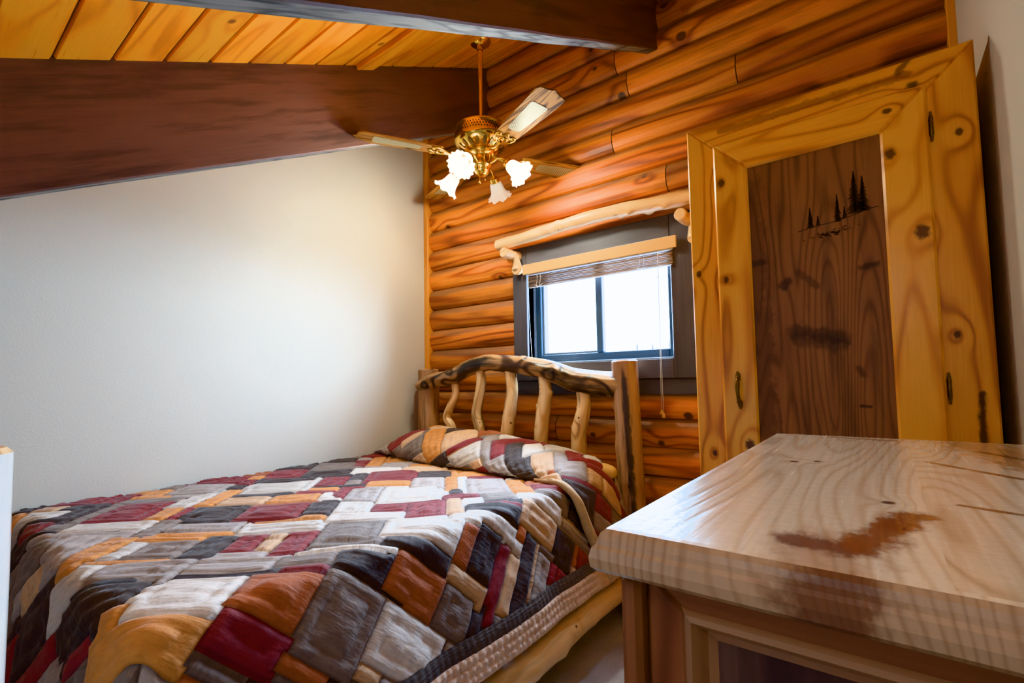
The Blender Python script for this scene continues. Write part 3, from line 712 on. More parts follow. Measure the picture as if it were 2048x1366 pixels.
c_ = MB(); c_.tube(p, rad, 28, nz=.16, nfreq=7, capround=.3, bumps=[(.14, 1.2, .03, .018), (.36, 4.3, .014, .03), (.62, 4.6, .018, .03), (.3, 3.4, .016, .03), (1.16, 1.1, .04, .012), (1.15, 4.4, .014, .03), (1.44, 4.8, .02, .018), (.9, .6, .012, .04), (.75, 3.9, .014, .035)])
obj('arched_rail', c_, [M['archwood']], bd)
SPN = [([(-2.326, .01), (-2.32, -.089), (-2.372, -.172), (-2.403, -.246), (-2.36, -.306), (-2.347, -.388)], .028, [(.02, 3.6, .012, .012), (.26, 3.5, .016, .014)]),
       ([(-2.09, .075), (-2.085, -.009), (-2.114, -.137), (-2.129, -.217), (-2.104, -.315), (-2.106, -.413)], .034, [(.1, 4.6, .014, .016), (.16, 3.3, .016, .013), (.24, 3.3, .012, .012)]),
       ([(-1.845, .065), (-1.829, -.059), (-1.843, -.153), (-1.863, -.247), (-1.878, -.342), (-1.88, -.435)], .040, [(.14, 3.2, .02, .013), (.3, 3.2, .018, .016), (.36, 3.3, .014, .014)]),
       ([(-1.59, .03), (-1.581, -.059), (-1.588, -.131), (-1.607, -.22), (-1.621, -.345), (-1.623, -.434)], .041, [(.1, .1, .018, .014), (.19, 3.3, .022, .018), (.18, 4.3, .012, .02)]),
       ([(-1.337, -.03), (-1.325, -.144), (-1.342, -.212), (-1.358, -.271), (-1.366, -.364), (-1.368, -.448)], .041, [(.13, 3.3, .016, .016), (.22, 4.6, .008, .014), (.25, 3.2, .016, .014)])]
for L, r, bm in SPN:
    c_ = MB(); pp = cr([(x, HY, z) for x, z in L] + [(L[-1][0], HY, -.62)], 50)
    c_.tube(pp, [r * lerpt([(0, .85), (.3, 1.0), (.6, 1.05), (1, 1.)], i / 50) for i in range(51)], 20, nz=.12, nfreq=9, bumps=bm)
    obj('spindle', c_, [M['spinwood']], bd)
c_ = MB(); c_.tube(cr([(-2.58, HY, -.64), (-1.8, HY, -.635), (-1.06, HY, -.64)], 20), .055, 18, nz=.06); obj('lower_rail', c_, [M['postwood']], bd)
# side rails
p = cr([(-1.085, 2.36, -1.0), (-1.075, 1.6, -1.01), (-1.085, .9, -1.005), (-1.09, .13, -1.0)], 60)
c_ = MB(); c_.tube(p, [.066 + .004 * sin(i * .33) for i in range(61)], 22, nz=.09, nfreq=4, bumps=[(.75, 4.4, .016, .03), (.95, 4.6, .012, .04), (1.2, 4.0, .012, .03), (.5, 4.6, .01, .03)]); obj('side_rail', c_, [M['paleLog']], bd)
p = cr([(-2.64, 2.36, -1.0), (-2.645, 1.2, -1.0), (-2.64, .13, -1.0)], 30)
c_ = MB(); c_.tube(p, .062, 18, nz=.07, nfreq=4); obj('side_rail', c_, [M['paleLog']], bd)
# foot posts: the right one stands at the left edge of the view
FX, FYP = -1.12, .058
c_ = MB(); c_.tube(cr([(FX, FYP, ZF), (FX, FYP, -.6), (FX, FYP, -.098)], 40), [.070] * 41, 26, nz=.035, nfreq=3, capround=.12, capmi=1,
                   bumps=[(.965, 4.0, .030, .030), (.965, 5.6, .022, .03), (.66, 4.0, .030, .026)]); obj('footboard_post', c_, [M['whiteLog'], M['endgrain']], bd, None, 'pale glossy footboard post at the left edge')
c_ = MB(); c_.tube(cr([(-2.585, FYP, ZF), (-2.585, FYP, -.4)], 20), [.07] * 21, 20, nz=.04, nfreq=3, capround=.12); obj('footboard_post', c_, [M['postwood']], bd)
for z in (-.42, -.85):
    c_ = MB(); c_.tube(cr([(-2.585, FYP, z), (-1.9, FYP, z + .03), (FX - .02, FYP, z)], 20), .045, 16, nz=.08); obj('foot_rail', c_, [M['postwood']], bd)

# mattress and pillow under the quilt
MX0, MX1, MY0, MY1, MZ = -2.735, -1.205, .345, 2.28, -.495
c_ = MB(); c_.box(((MX0 + MX1) / 2, (MY0 + MY1) / 2, MZ - .16), (MX1 - MX0, MY1 - MY0, .32), bevel=.05)
o = obj('mattress', c_, M['mattress'], None, ((MX0 + MX1) / 2, (MY0 + MY1) / 2, MZ - .32)); tag(o, 'thick mattress under the patchwork quilt on the log bed', 'mattress')
c_ = MB(); c_.box(((MX0 + MX1) / 2, (MY0 + MY1) / 2, MZ - .32 - .07), (MX1 - MX0 - .02, MY1 - MY0 - .02, .14), bevel=.02)
o = obj('bed_base', c_, M['mattress'], bd)

# ------------------------------------------------------------------ patchwork quilt: rectangles set on point (45 deg), colours read off the photo
CC = {'C': (200, 191, 183), 'L': (160, 148, 142), 'T': (128, 114, 106), 'B': (66, 53, 50), 'R': (122, 42, 44), 'G': (198, 136, 72), 'O': (158, 88, 44), 'N': (196, 162, 128)}
PATCH = [('C', -71, -130, -51, -111), ('R', -74, -172, -57, -152), ('N', -59, -170, -52, -154), ('R', -53, -170, -41, -149), ('C', -72, -185, -43, -170), ('G', -70, -186, -45, -182), ('R', -133, -215, -112, -196), ('G', -112, -208, -104, -195), ('R', -104, -206, -97, -189), ('B', -100, -208, -79, -189), ('R', -79, -206, -55, -185), ('B', -56, -205, -45, -188), ('C', -132, -192, -104, -177), ('R', -138, -182, -112, -174), ('L', -139, -181, -104, -152), ('G', -109, -173, -101, -145), ('T', -93, -166, -76, -151), ('B', -78, -170, -68, -148), ('L', -93, -148, -72, -128), ('G', -99, -173, -71, -171), ('L', -96, -186, -72, -175), ('T', -104, -191, -96, -172), ('B', -70, -136, -45, -134), ('R', -45, -140, -32, -134), ('L', -70, -148, -44, -144), ('O', -51, -133, -31, -120), ('T', -43, -179, -21, -150), ('C', -45, -189, -18, -178), ('B', -33, -144, -14, -137), ('C', -45, -149, -15, -147), ('T', -48, -146, -32, -138), ('B', -97, -135, -78, -115), ('R', -99, -288, -81, -261), ('R', -115, -262, -94, -254), ('C', -96, -261, -65, -229), ('G', -105, -275, -98, -266), ('C', -113, -253, -100, -208), ('G', -103, -241, -95, -209), ('B', -106, -252, -98, -242), ('B', -98, -266, -69, -255), ('L', -128, -250, -109, -230), ('G', -76, -222, -55, -209), ('C', -56, -223, -49, -212), ('R', -51, -235, -44, -216), ('L', -45, -229, -30, -207), ('B', -153, -221, -138, -192), ('T', -137, -219, -132, -192), ('R', -150, -195, -140, -185), ('C', -161, -211, -146, -199), ('R', -146, -241, -133, -232), ('G', -138, -248, -122, -228), ('L', -128, -257, -105, -234), ('T', -79, -308, -55, -282), ('R', -57, -314, -47, -290), ('G', -50, -324, -41, -289), ('C', -54, -282, -27, -267), ('B', -51, -266, -41, -247), ('R', -50, -117, -31, -108), ('T', -32, -136, -12, -119), ('T', -50, -107, -36, -104), ('R', -43, -268, -18, -244), ('B', -17, -265, 0, -248), ('G', -40, -242, -20, -232), ('L', -19, -247, -1, -221), ('C', -31, -226, -6, -202), ('G', -3, -248, 4, -216), ('C', 3, -248, 8, -207), ('B', -1, -218, 5, -207), ('R', -4, -209, 11, -201), ('L', 7, -240, 26, -207), ('T', 12, -207, 27, -196), ('G', 26, -236, 36, -206), ('O', 34, -231, 53, -219), ('R', 36, -222, 53, -213), ('R', -17, -200, -2, -178), ('N', -2, -202, 4, -180), ('C', 4, -201, 13, -188), ('R', 12, -194, 27, -191), ('B', 5, -191, 29, -182), ('C', -23, -177, 5, -157), ('C', -1, -180, 35, -173), ('O', 5, -172, 12, -158), ('B', 12, -175, 23, -155), ('R', 25, -174, 29, -145), ('B', 35, -185, 38, -153), ('N', 42, -184, 44, -160), ('B', 54, -197, 63, -182), ('R', 53, -182, 57, -173), ('O', 65, -197, 68, -187), ('B', 57, -211, 73, -204), ('C', 54, -203, 74, -201), ('N', 6, -156, 23, -148), ('B', 19, -148, 23, -139), ('T', 6, -150, 20, -136), ('O', -15, -150, 6, -137), ('B', -21, -157, 5, -151), ('N', 29, -198, 52, -185), ('O', 30, -185, 35, -179), ('B', -100, -133, -73, -120), ('G', -82, -113, -50, -106), ('R', -95, -118, -82, -113), ('N', -132, -161, -120, -150), ('O', -32, -114, -18, -110), ('N', -12, -120, -4, -116), ('T', -49, -106, -37, -103), ('B', -128, -150, -112, -130), ('T', -143, -176, -124, -162)]
PILLOW = [('T', -30, -324, -5, -303), ('N', -22, -326, -8, -318), ('G', -6, -319, 6, -290), ('N', 6, -308, 25, -290), ('R', 9, -290, 26, -285), ('C', 10, -284, 30, -276), ('N', 20, -271, 32, -264), ('R', 25, -264, 32, -254), ('L', 28, -288, 36, -248), ('R', 33, -281, 62, -266), ('B', 40, -274, 49, -241), ('C', 48, -270, 58, -257), ('N', 52, -256, 62, -237), ('L', 63, -257, 76, -234), ('R', 68, -260, 86, -246), ('C', 77, -258, 86, -250), ('B', 86, -255, 94, -246), ('N', 84, -242, 101, -233), ('R', 80, -232, 92, -223), ('O', 58, -240, 62, -237)]
P0, P1, Q0, Q1 = -215, 130, -345, -70
NP, NQ = P1 - P0, Q1 - Q0
def layout(patches, seed):
    """random patchwork, then the measured patches on top, grown a little to close slivers"""
    ids = np.zeros((NP, NQ), int); cols = []; rg = random.Random(seed)
    def split(a, c, e, g, depth):
        w_, h_ = e - a, g - c
        if depth > 0 and max(w_, h_) > 12 and (max(w_, h_) > 30 or rg.random() < .8):
            if w_ > h_ or (w_ == h_ and rg.random() < .5):
                k = a + int(w_ * rg.choice((.25, .33, .5, .66))); split(a, c, k, g, depth - 1); split(k, c, e, g, depth - 1)
            else:
                k = c + int(h_ * rg.choice((.25, .33, .5, .66))); split(a, c, e, k, depth - 1); split(a, k, e, g, depth - 1)
        else:
            cols.append(rg.choice('CCLLTTBBRRGNONBRLT')); ids[a:e, c:g] = len(cols) - 1
    for i in range(0, NP, 34):
        for j in range(0, NQ, 34): split(i, j, min(i + 34, NP), min(j + 34, NQ), 3)
    n0 = len(cols)
    for k, a, c, e, g in patches:
        cols.append(k); ids[max(0, a - P0):e - P0, max(0, c - Q0):g - Q0] = len(cols) - 1
    done = ids >= n0; new = ids.copy()          # tidy the gaps: leftovers become rectangles, slivers join a neighbour
    for i in range(NP):
        for j in range(NQ):
            if done[i, j]: continue
            w_ = 1
            while w_ < 26 and i + w_ < NP and not done[i + w_, j]: w_ += 1
            h_ = 1
            while h_ < 22 and j + h_ < NQ and not done[i:i + w_, j + h_].any(): h_ += 1
            k = -1
            if min(w_, h_) <= 5:
                if w_ >= h_: sides = [new[i:i + w_, jj] for jj in (j - 1, j + h_) if 0 <= jj < NQ and done[i:i + w_, jj].all()]
                else: sides = [new[ii, j:j + h_] for ii in (i - 1, i + w_) if 0 <= ii < NP and done[ii, j:j + h_].all()]
                if sides: v_, c_n = np.unique(np.concatenate(sides), return_counts=True); k = v_[np.argmax(c_n)]
            if k < 0: cols.append(rg.choice('CLLTTBBRRGNONBLT')); k = len(cols) - 1
            new[i:i + w_, j:j + h_] = k; done[i:i + w_, j:j + h_] = True
    ids = new
    return ids, cols
# distance (in cells) of every grid vertex from the nearest seam
def seamdist(ids):
    e = np.zeros((ids.shape[0] + 1, ids.shape[1] + 1), bool)
    e[1:-1, 1:-1] = (ids[1:, 1:] != ids[:-1, 1:]) | (ids[1:, 1:] != ids[1:, :-1]) | (ids[1:, 1:] != ids[:-1, :-1])
    d = np.where(e, 0, 9)
    for _ in range(6):
        n = d.copy(); n[1:] = np.minimum(n[1:], d[:-1] + 1); n[:-1] = np.minimum(n[:-1], d[1:] + 1)
        n[:, 1:] = np.minimum(n[:, 1:], d[:, :-1] + 1); n[:, :-1] = np.minimum(n[:, :-1], d[:, 1:] + 1); d = n
    return d
MAIN = layout(PATCH, 11); PILW = layout(PILLOW, 5)
PUFF = [-.0095, -.0010, .0016, .0008, -.0030, .0012, .0040, .0056, .0064, .0070]
RX, FY, ZM, r0, tilt = -1.150, .290, -.475, .055, .30
th = pi / 2 - tilt
def drop(e, r=r0, t=th):
    if e <= 0: return 0., 0., 0.
    if e < r * t: return r * sin(e / r), r * (1 - cos(e / r)), e / r
    x = e - r * t; return r * sin(t) + x * cos(t), r * (1 - cos(t)) + x * sin(t), t
def qmap(s, t):
    """flat quilt coordinates -> point and normal on the made bed"""
    a = s - (RX - r0); d = (FY + r0) - t
    if a <= 0 and d <= 0:
        z = .010 * noise.noise(Vector((s * 2.2, t * 2.2, 5.)))
        return Vector((s, t, ZM + z)), Vector((0, 0, 1)), 0.
    if a > 0 and d > 0: e = hypot(a, d); dx, dy = a / e, -d / e
    elif a > 0: e, dx, dy = a, 1., 0.
    else: e, dx, dy = d, 0., -1.
    h, g, an = drop(e)
    bx = RX - r0 if a > 0 else s; by = FY + r0 if d > 0 else t
    fold = 0.
    if e > .1:        # soft hanging folds
        q = t if a > 0 and d <= 0 else (s if a <= 0 else atan2(d, a) * .5)
        fold = min(1, (e - .1) / .3) * (.016 * noise.noise(Vector((q * 5.5, 2., e * 1.5))) + .010 * sin(atan2(max(d, 0), max(a, 1e-6)) * 8))
    p = Vector((bx + dx * (h + fold), by + dy * (h + fold), ZM - g))
    return p, Vector((dx * sin(an), dy * sin(an), cos(an))), e
R2 = sqrt(.5)
def wrinkle(p, q, e):
    k = min(1, e / .12)
    n1 = noise.noise(Vector((p * 5., q * 34., 1.))) * .0065 + noise.noise(Vector((p * 9., q * 70., 4.))) * .0036
    n2 = noise.noise(Vector((p * 11., q * 11., 7.))) * .008 + noise.noise(Vector((p * 32., q * 24., 2.))) * .0045
    return n1 * (1 - k) + n2 * k
def quiltmesh(name, keep, place, parent, lay):
    ids, cols = lay; SD = seamdist(ids)
    V = []; idx = {}; F = []; C = []; UV = []; SM = []
    def vert(i, j):
        if (i, j) in idx: return idx[(i, j)]
        p, q = (P0 + i) / 100, (Q0 + j) / 100; s, t = (p + q) * R2, (p - q) * R2
        v, n, e = place(s, t)
        V.append(v + n * (PUFF[SD[i, j]] + wrinkle(p, q, e))); idx[(i, j)] = len(V) - 1
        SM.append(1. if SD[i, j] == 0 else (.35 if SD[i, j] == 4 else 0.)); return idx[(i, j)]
    for i in range(NP):
        for j in range(NQ):
            p, q = (P0 + i + .5) / 100, (Q0 + j + .5) / 100; s, t = (p + q) * R2, (p - q) * R2
            if keep(s, t):
                F.append([vert(i, j), vert(i, j + 1), vert(i + 1, j + 1), vert(i + 1, j)][::-1])
                k = ids[i, j]; c = lin(CC[cols[k]]); f = .88 + .24 * ((k * 0.61803) % 1); C.append((c[0] * f, c[1] * f, c[2] * f, 1))
                pp, qq = (P0 + i) / 100, (Q0 + j) / 100; o_ = (k * .37) % 1 * 5
                sw_ = (k * 7) % 3 == 0
                u4 = [(pp, qq), (pp, qq + .01), (pp + .01, qq + .01), (pp + .01, qq)][::-1]
                UV.append([(b_ + o_, a_) if sw_ else (a_ + o_, b_) for a_, b_ in u4])
    mb = MB(); mb.V = [tuple(v) for v in V]; mb.F = F; mb.UV = UV; mb.R = [0.] * len(F); mb.MI = [0] * len(F); mb.S = [True] * len(F)
    o = obj(name, mb, M['quilt'], parent)
    at = o.data.attributes.new('Col', 'FLOAT_COLOR', 'FACE'); at.data.foreach_set('color', np.array(C, 'f').ravel())
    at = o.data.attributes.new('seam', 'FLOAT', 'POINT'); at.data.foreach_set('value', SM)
    return o
E_IN = .372; TH = 2.03
def keep_main(s, t):
    a = max(0, s - (RX - r0)); d = max(0, FY + r0 - t)
    return s > -2.738 and t < TH + .09 and hypot(a, d) < E_IN + .008
ql = thing('patchwork_quilt', (-1.95, 1.2, -.49), 'brown burgundy and cream patchwork quilt spread over the bed and pillows', 'quilt')
quiltmesh('patchwork_panel', keep_main, qmap, ql, MAIN)
# border strip and gathered hem follow the drop all round
def bandmesh(e0, e1, ne, nm, mat, amp, wave, parent, tmax=TH + .14, out=0.):
    path = []
    y = tmax
    while y > FY + r0: path.append(('s', y)); y -= .006
    for k in range(0, 61): path.append(('c', k / 60 * pi / 2))
    x = RX - r0
    while x > -2.73: path.append(('f', x)); x -= .006
    V = []; L = 0.; us = []
    for kk, (kd, v) in enumerate(path):
        L += .006; us.append(L)
        for i in range(ne + 1):
            e = e0 + (e1 - e0) * i / ne
            if kd == 's': s, t = RX - r0 + e, v
            elif kd == 'c': s, t = RX - r0 + e * cos(v), FY + r0 - e * sin(v)
            else: s, t = v, FY + r0 - e
            p, n, ee = qmap(s, t)
            f = i / ne; g = abs(sin(pi * f * 3)) if wave else .6
            ph = L * 2 * pi / .027 + 5. * noise.noise(Vector((L * 14, 3. + (int(f * 3) if wave else 0), 0)))
            d = amp * (sin(ph + f * 1.4) * (.35 + .65 * g) + .6 * noise.noise(Vector((L * 40, f * 3, 1.)))) + (.004 * g if wave else .003 * sin(pi * f))
            V.append(p + n * (d + .003 + out))
    mb = MB(); F = []; UV = []
    for k in range(len(path) - 1):
        for i in range(ne):
            F.append([k * (ne + 1) + i, k * (ne + 1) + i + 1, (k + 1) * (ne + 1) + i + 1, (k + 1) * (ne + 1) + i])
            UV.append([(us[k], i / ne * .1), (us[k], (i + 1) / ne * .1), (us[k + 1], (i + 1) / ne * .1), (us[k + 1], i / ne * .1)])
    mb.add(V, F, UV, 0., 0, True)
    return obj(nm, mb, mat, parent)
bandmesh(E_IN - .006, E_IN + .046, 5, 'border_strip', M['border'], .0013, False, ql)
bandmesh(E_IN + .042, E_IN + .122, 12, 'gathered_hem', M['ruffle'], .0030, True, ql, out=.001)

# the head end: quilt pulled over the pillows, its loose corner hanging down the right side
HUMP = [(-2.75, .015), (-2.66, .075), (-2.5, .15), (-2.3, .19), (-1.95, .176), (-1.7, .158), (-1.45, .126), (-1.25, .085), (-1.1, .05), (-.9, .03)]
prof = [(1.900, 0.), (1.885, .10), (1.90, .30), (1.945, .55), (2.03, .82), (2.12, .97), (2.19, 1.), (2.25, .93), (2.285, .75), (2.30, .4), (2.30, .1)]
# arc length table for a mean hump height
def pillow(s, t):
    tau = (t - T0) / PL
    hm = lerpt(HUMP, s)
    x = min(max(tau, 0), 1) * (len(prof) - 1); i = min(int(x), len(prof) - 2); f = x - i
    y = prof[i][0] + (prof[i + 1][0] - prof[i][0]) * f; hz = prof[i][1] + (prof[i + 1][1] - prof[i][1]) * f
    sag = lerpt([(-2.75, .17), (-2.5, .10), (-2.2, .035), (-1.6, .0), (-1.1, -.015)], s)
    y += sag * (1 - min(1, tau * 1.6))
    a = s - (RX - .07)
    h, g, an = drop(a, .11, pi / 2 - .16)
    k = exp(-max(0, g) / .22)
    x_ = (s if a <= 0 else RX - .07 + h) + (.012 + .02 * hz) * (1 - k) * 2
    z = ZM + .004 + hm * hz * k - g
    y = y * k + (1 - k) * (1.90 + (t - T0) * .62 + max(0, g) * .36)
    lump = .012 * noise.noise(Vector((s * 4, t * 5, 3.)))
    n = Vector((sin(an), -.55 * cos(an) * (1 - hz), cos(an))).normalized()
    return Vector((x_, min(y, 2.325), z)) + n * lump, n, max(0, a) * .6
T0, PL = 1.95, .60
def keep_pillow(s, t):
    a = s - (RX - .07)
    return s > -2.735 and T0 < t < T0 + PL and a < .50
fl = quiltmesh('pillow_cover', keep_pillow, pillow, ql, PILW)
# tan binding down the free front edge of the hanging corner
c_ = MB(); pts = []
for k in range(60):
    s = -1.33 + (RX - .07 + .49 + 1.33) * k / 59
    p, n, _ = pillow(s, T0 + .012); pts.append(p + n * .006 + Vector((0, -.006, 0)))
c_.tube(pts, [.006 + .016 * min(1, k / 25) for k in range(60)], 12, nz=.25, nfreq=12, capround=.2); obj('binding', c_, M['tancloth'], fl)

c_ = MB(); n1, n2 = 24, 40; V = []
for i in range(n1 + 1):
    for k in range(n2):
        a = -pi / 2 + pi * i / n1; t = 2 * pi * k / n2; sg = lambda x, e: math.copysign(abs(x) ** e, x)
        V.append((-1.312 + .225 * sg(cos(a), .6) * sg(cos(t), .6), 2.255 + .05 * sg(cos(a), .7) * sg(sin(t), .7), -.472 + .048 * sg(sin(a), .8)))
F = [[i * n2 + k, i * n2 + (k + 1) % n2, (i + 1) * n2 + (k + 1) % n2, (i + 1) * n2 + k] for i in range(n1) for k in range(n2)]
c_.add(V, F, [[(0, 0)] * 4] * len(F), 0., 0, True)
o = obj('pillow', c_, M['sheet'], None, (-1.315, 2.255, -.52)); tag(o, 'yellow pillow edge peeking out beside the right headboard post', 'pillow')

# ------------------------------------------------------------------ ceiling fan
FC = Vector((-1.746, 2.017, 1.273)); cx, cy = FC.x, FC.y
fan = thing('ceiling_fan', (cx, cy, ceilz(cy)), 'brass ceiling fan with cane-inset oak blades and four ruffled glass shades', 'ceiling fan')
c_ = MB(); c_.lathe([(.001, .03), (.060, .03), (.062, .004), (.058, -.004), (.046, -.010), (.026, -.016), (.017, -.020), (.016, -.05)], (cx, cy, ceilz(cy) - .006), segs=32); obj('canopy', c_, M['brass'], fan)
c_ = MB(); c_.tube([(cx, cy, ceilz(cy) - .05), (cx, cy, 1.44)], [.0125, .0125], 18, capround=.05); c_.lathe([(.0125, .05), (.019, .045), (.019, .0), (.0125, -.004)], (cx, cy, 1.46)); obj('downrod', c_, M['brass'], fan)
c_ = MB(); c_.lathe([(.001, 1.462), (.03, 1.462), (.055, 1.455), (.125, 1.448), (.148, 1.436), (.152, 1.43), (.152, 1.425), (.15, 1.422), (.15, 1.375), (.153, 1.371), (.153, 1.360), (.149, 1.35), (.138, 1.335), (.115, 1.318), (.09, 1.308), (.06, 1.302), (.001, 1.300)], (cx, cy, 0), segs=48)
mh = obj('motor_housing', c_, M['brass'], fan)
c_ = MB(); n = 60
for k in range(n):
    a = 2 * pi * k / n; e = Vector((cos(a), sin(a), 0)); t = Vector((-sin(a), cos(a), 0))
    for zz_, of in ((1.412, 0), (1.398, .5), (1.384, 0)):
        a2 = a + of * 2 * pi / n; e = Vector((cos(a2), sin(a2), 0)); t = Vector((-sin(a2), cos(a2), 0))
        c = Vector((cx, cy, zz_)) + e * .1508
        c_.add([c - t * .0045, c - Vector((0, 0, .0055)), c + t * .0045, c + Vector((0, 0, .0055))], [[0, 1, 2, 3]], [[(0, 0)] * 4])
obj('vent_holes', c_, M['antique'], mh)
c_ = MB(); n = 18
for k in range(n):
    a = 2 * pi * k / n; e = Vector((cos(a), sin(a), 0)); t = Vector((-sin(a), cos(a), 0)); V = []
    for j in range(10):
        b2 = 2 * pi * j / 10; r = .118 + .022 * sin(b2); zz_ = 1.319 + .0125 * sin(b2) + .002 - .002
        V.append(Vector((cx, cy, zz_ - .0028)) + e * r + t * (.011 * cos(b2)))
    c_.add(V, [list(range(10))], [[(0, 0)] * 10])
obj('cutouts', c_, M['antique'], mh)
c_ = MB(); c_.lathe([(.001, 1.304), (.075, 1.304), (.075, 1.29), (.052, 1.286), (.046, 1.28), (.046, 1.235), (.05, 1.232), (.056, 1.228), (.056, 1.218), (.05, 1.214), (.046, 1.208), (.044, 1.19), (.04, 1.18), (.03, 1.172), (.022, 1.166), (.001, 1.163)], (cx, cy, 0), segs=36); obj('light_fitter', c_, M['brass'], fan)
c_ = MB(); c_.lathe([(.001, 1.302), (.068, 1.302), (.068, 1.289), (.001, 1.289)], (cx, cy, 0), segs=36); obj('flywheel', c_, M['darkmetal'], fan)
pitch = radians(9)
def blade_pt(r, w_, dz, er, et): return FC + er * r + et * (w_ * cos(pitch)) + Vector((0, 0, -w_ * sin(pitch) + dz))
outl = [(.235, .05), (.25, .058), (.34, .064), (.5, .071), (.62, .076), (.668, .076), (.685, .068), (.690, .052), (.694, .03), (.702, .012), (.712, .0)]
for az, sc in ((-119.4, .98), (-21.9, 1.015), (60.5, 1.0), (159.2, 1.015)):
    a = radians(az); er = Vector((cos(a), sin(a), 0)); et = Vector((-sin(a), cos(a), 0))
    poly = [(r, w_) for r, w_ in outl] + [(r, -w_) for r, w_ in outl[::-1][1:]]
    poly = [(r * sc if r > .3 else r, w_) for r, w_ in poly]
    n = len(poly); c_ = MB(); Vt = [blade_pt(r, w_, .004, er, et) for r, w_ in poly]; Vb = [blade_pt(r, w_, -.003, er, et) for r, w_ in poly]
    UVp = [(r, w_ + az) for r, w_ in poly]
    c_.add(Vt + Vb, [list(range(n)), list(range(n, 2 * n))[::-1]] + [[i, n + i, n + (i + 1) % n, (i + 1) % n] for i in range(n)],
           [UVp, UVp[::-1]] + [[UVp[i]] * 4 for i in range(n)], az * .01)
    bo = obj('blade', c_, M['oak'], fan)
    c_ = MB(); pl = []
    for r, sg in ((.345, 1), (.60, 1), (.60, -1), (.345, -1)):
        rc = .028 if r < .4 else .016
        cr_ = r + (rc if r < .4 else -rc); cw = sg * ((.036 if r < .4 else .046) - rc)
        base = {(.345, 1): pi / 2, (.60, 1): 0, (.60, -1): -pi / 2, (.345, -1): -pi}[(r, sg)]
        seq = [base + pi / 2 * (1 - k / 4) for k in range(5)]
        pl += [(cr_ + rc * cos(t), cw + rc * sin(t)) for t in seq]
    V = [blade_pt(r, w_, -.0045, er, et) for r, w_ in pl]; n = len(V)
    c_.add(V, [list(range(n))], [[(r, w_) for r, w_ in pl]]); obj('cane_panel', c_, M['cane'], bo)
    # blade iron: an arm from the flywheel and a pierced scroll plate under the blade root
    c_ = MB()
    c_.tube(cr([FC + er * .065 + Vector((0, 0, .022)), FC + er * .12 + Vector((0, 0, .004)), FC + er * .17 + Vector((0, 0, -.012)), blade_pt(.22, 0, -.008, er, et)], 14), [.012] * 8 + [.009] * 7, 10)
    for sg in (-1, 1):
        c_.tube(cr([blade_pt(.20, sg * .006, -.008, er, et), blade_pt(.225, sg * .032, -.008, er, et), blade_pt(.255, sg * .05, -.007, er, et), blade_pt(.285, sg * .052, -.007, er, et), blade_pt(.292, sg * .036, -.007, er, et), blade_pt(.275, sg * .028, -.007, er, et), blade_pt(.285, sg * .012, -.007, er, et), blade_pt(.31, 0, -.007, er, et)], 36), .0042, 8)
        c_.tube(cr([blade_pt(.215, sg * .004, -.008, er, et), blade_pt(.24, sg * .022, -.008, er, et), blade_pt(.262, sg * .014, -.008, er, et), blade_pt(.255, 0, -.008, er, et)], 14), .0038, 8)
    for rr_, ww in ((.24, .0), (.27, .04), (.27, -.04)): c_.lathe([(.001, -.005), (.006, -.003), (.007, 0.)], blade_pt(rr_, ww, -.004, er, et), segs=12)
    obj('blade_iron', c_, M['brass'], bo)
ur = Vector((.756, .654, 0)); uc = Vector((.654, -.756, 0)); LAMPS = []
for (l, d) in ((-.095, .19), (.19, .095), (.095, -.19), (-.19, -.095)):
    dirh = (ur * l + uc * d).normalized(); A0 = Vector((cx, cy, 1.222)) + dirh * .05
    p1 = Vector((cx, cy, 1.245)) + dirh * .10; p2 = Vector((cx, cy, 1.236)) + dirh * .135; p3 = Vector((cx, cy, 1.212)) + dirh * .155
    ax = (dirh * .72 + Vector((0, 0, -.70))).normalized()
    c_ = MB(); c_.tube(cr([A0 - dirh * .01, A0 + dirh * .02 + Vector((0, 0, .012)), p1, p2, p3], 24), .0055, 10); arm = obj('lamp_arm', c_, M['brass'], fan)
    c_ = MB(); c_.lathe([(.001, -.018), (.012, -.016), (.016, -.004), (.027, .0), (.029, .006), (.027, .012), (.0295, .016), (.0295, .026), (.026, .03), (.001, .03)], p3, ax, segs=24); obj('socket', c_, M['brass'], arm)
    c_ = MB()
    sp = [(.024, .022), (.030, .026), (.036, .038), (.039, .055), (.041, .072), (.046, .090), (.054, .105), (.064, .116), (.074, .122)]
    def ruf(i, t_):
        k = max(0, (i - 3) / 5) ** 1.5
        return (.0045 * k * sin(t_ * 16), .006 * k * cos(t_ * 8))
    c_.lathe(sp, p3, ax, segs=96, ruf=ruf); off = len(LAMPS) == 2; sh = obj('glass_shade', c_, M['shadeoff' if off else 'shade'], arm)
    c_ = MB(); c_.lathe([(.001, .028), (.012, .03), (.013, .045), (.02, .06), (.0245, .075), (.022, .09), (.012, .099), (.001, .101)], p3, ax, segs=20); bb = obj('bulb', c_, M['white' if off else 'bulb'], arm)
    LAMPS.append((p3 + ax * .112, ax))
for (dl, dd, zz_, big) in ((-.012, .046, 1.115, True), (.018, .044, 1.13, False)):
    q = Vector((cx, cy, 0)) + ur * dl + uc * dd
    c_ = MB(); c_.tube([(q.x, q.y, 1.222), (q.x, q.y, zz_)], [.0013, .0013], 6)
    if big: c_.lathe([(.001, .014), (.004, .01), (.007, -.006), (.0055, -.012), (.001, -.014)], (q.x, q.y, zz_), segs=14)
    else: c_.lathe([(.001, .006), (.0022, .003), (.0022, -.01), (.001, -.012)], (q.x, q.y, zz_), segs=10)
    obj('pull_chain', c_, M['brass'], fan)

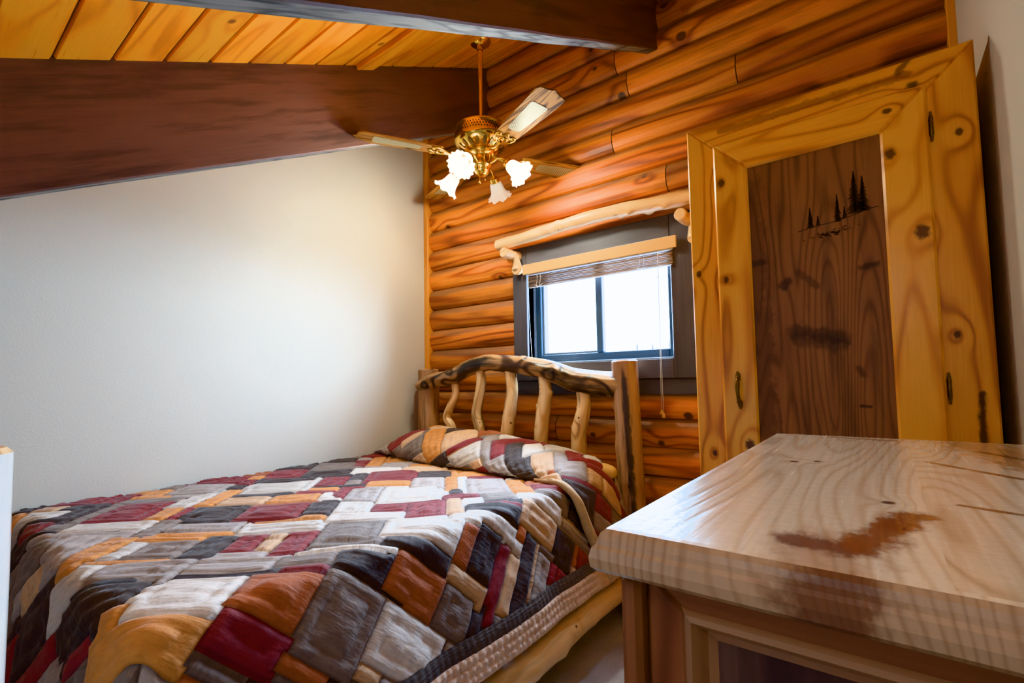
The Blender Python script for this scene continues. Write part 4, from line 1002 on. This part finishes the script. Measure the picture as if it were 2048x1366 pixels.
# ------------------------------------------------------------------ light
def point(p, e, col, rad):
    l = bpy.data.lights.new('lamp', 'POINT'); l.energy = e; l.color = col; l.shadow_soft_size = rad
    o = bpy.data.objects.new('lamp', l); COL.objects.link(o); o.location = p; TOP.append(o); return o
LE = 20.
for i, (p, ax) in enumerate(LAMPS):
    if i != 2: point(p, LE, (1., .84, .58), .03)      # the lamp facing the wall is out
def area(p, tgt, sx, sy, e, col, name='daylight'):
    l = bpy.data.lights.new(name, 'AREA'); l.shape = 'RECTANGLE'; l.size = sx; l.size_y = sy; l.energy = e; l.color = col
    o = bpy.data.objects.new(name, l); COL.objects.link(o); o.location = p
    o.rotation_euler = (Vector(tgt) - Vector(p)).to_track_quat('-Z', 'Y').to_euler(); TOP.append(o); return o
# added fill behind the camera, and an assumed bounced flash under the low ceiling
area((-1.3, -1.45, .0), (-1.6, 1.4, -.4), 1.0, 1.2, 4., (.66, .83, 1.))
area((-.2, -.35, .6), (-1.2, 1.3, -.7), .5, .5, 3.2, (.95, .97, 1.), 'flash')
# the window as a light portal for the sky
pl_ = area((-1.315, 2.63, .43), (-1.315, 0., .43), .84, .56, 1., (1, 1, 1), 'window_portal'); pl_.data.cycles.is_portal = True

W = bpy.data.worlds.new('overcast'); SC.world = W; W.use_nodes = True
bg = W.node_tree.nodes['Background']; bg.inputs[0].default_value = (.66, .82, 1., 1); bg.inputs[1].default_value = 60.0

# ------------------------------------------------------------------ camera
for o in TOP: o.location.z += ZG
f, yaw, pit, rol = 961.03, .656491, .0572947, -.0182407
fwd = Vector((-sin(yaw) * cos(pit), cos(yaw) * cos(pit), sin(pit))); rt = Vector((cos(yaw), sin(yaw), 0)); up = rt.cross(fwd)
r2 = rt * cos(rol) + up * sin(rol); u2 = -rt * sin(rol) + up * cos(rol)
cam = bpy.data.cameras.new('camera'); co = bpy.data.objects.new('camera', cam); COL.objects.link(co)
cam.sensor_fit = 'HORIZONTAL'; cam.sensor_width = 36; cam.lens = f / 2048 * 36; cam.shift_y = (707.13 - 683) / 2048; cam.clip_start = .01; cam.clip_end = 200
m = Matrix(((r2.x, u2.x, -fwd.x, 0), (r2.y, u2.y, -fwd.y, 0), (r2.z, u2.z, -fwd.z, 0), (0, 0, 0, 1)))
m.translation = Vector((0, 0, ZG)); co.matrix_world = m
SC.camera = co
SC.view_settings.view_transform = 'Khronos PBR Neutral' if 'Khronos PBR Neutral' in [x.name for x in bpy.types.ColorManagedViewSettings.bl_rna.properties['view_transform'].enum_items] else 'Standard'
try: SC.view_settings.view_transform = 'Khronos PBR Neutral'
except Exception: SC.view_settings.view_transform = 'Standard'
SC.view_settings.exposure = .6
SC.view_settings.use_white_balance = True; SC.view_settings.white_balance_temperature = 5300; SC.view_settings.white_balance_tint = 2
SC.cycles.max_bounces = 10; SC.cycles.diffuse_bounces = 5; SC.cycles.transparent_max_bounces = 12
SC.cycles.sample_clamp_indirect = 6.; SC.cycles.caustics_reflective = False; SC.cycles.caustics_refractive = False
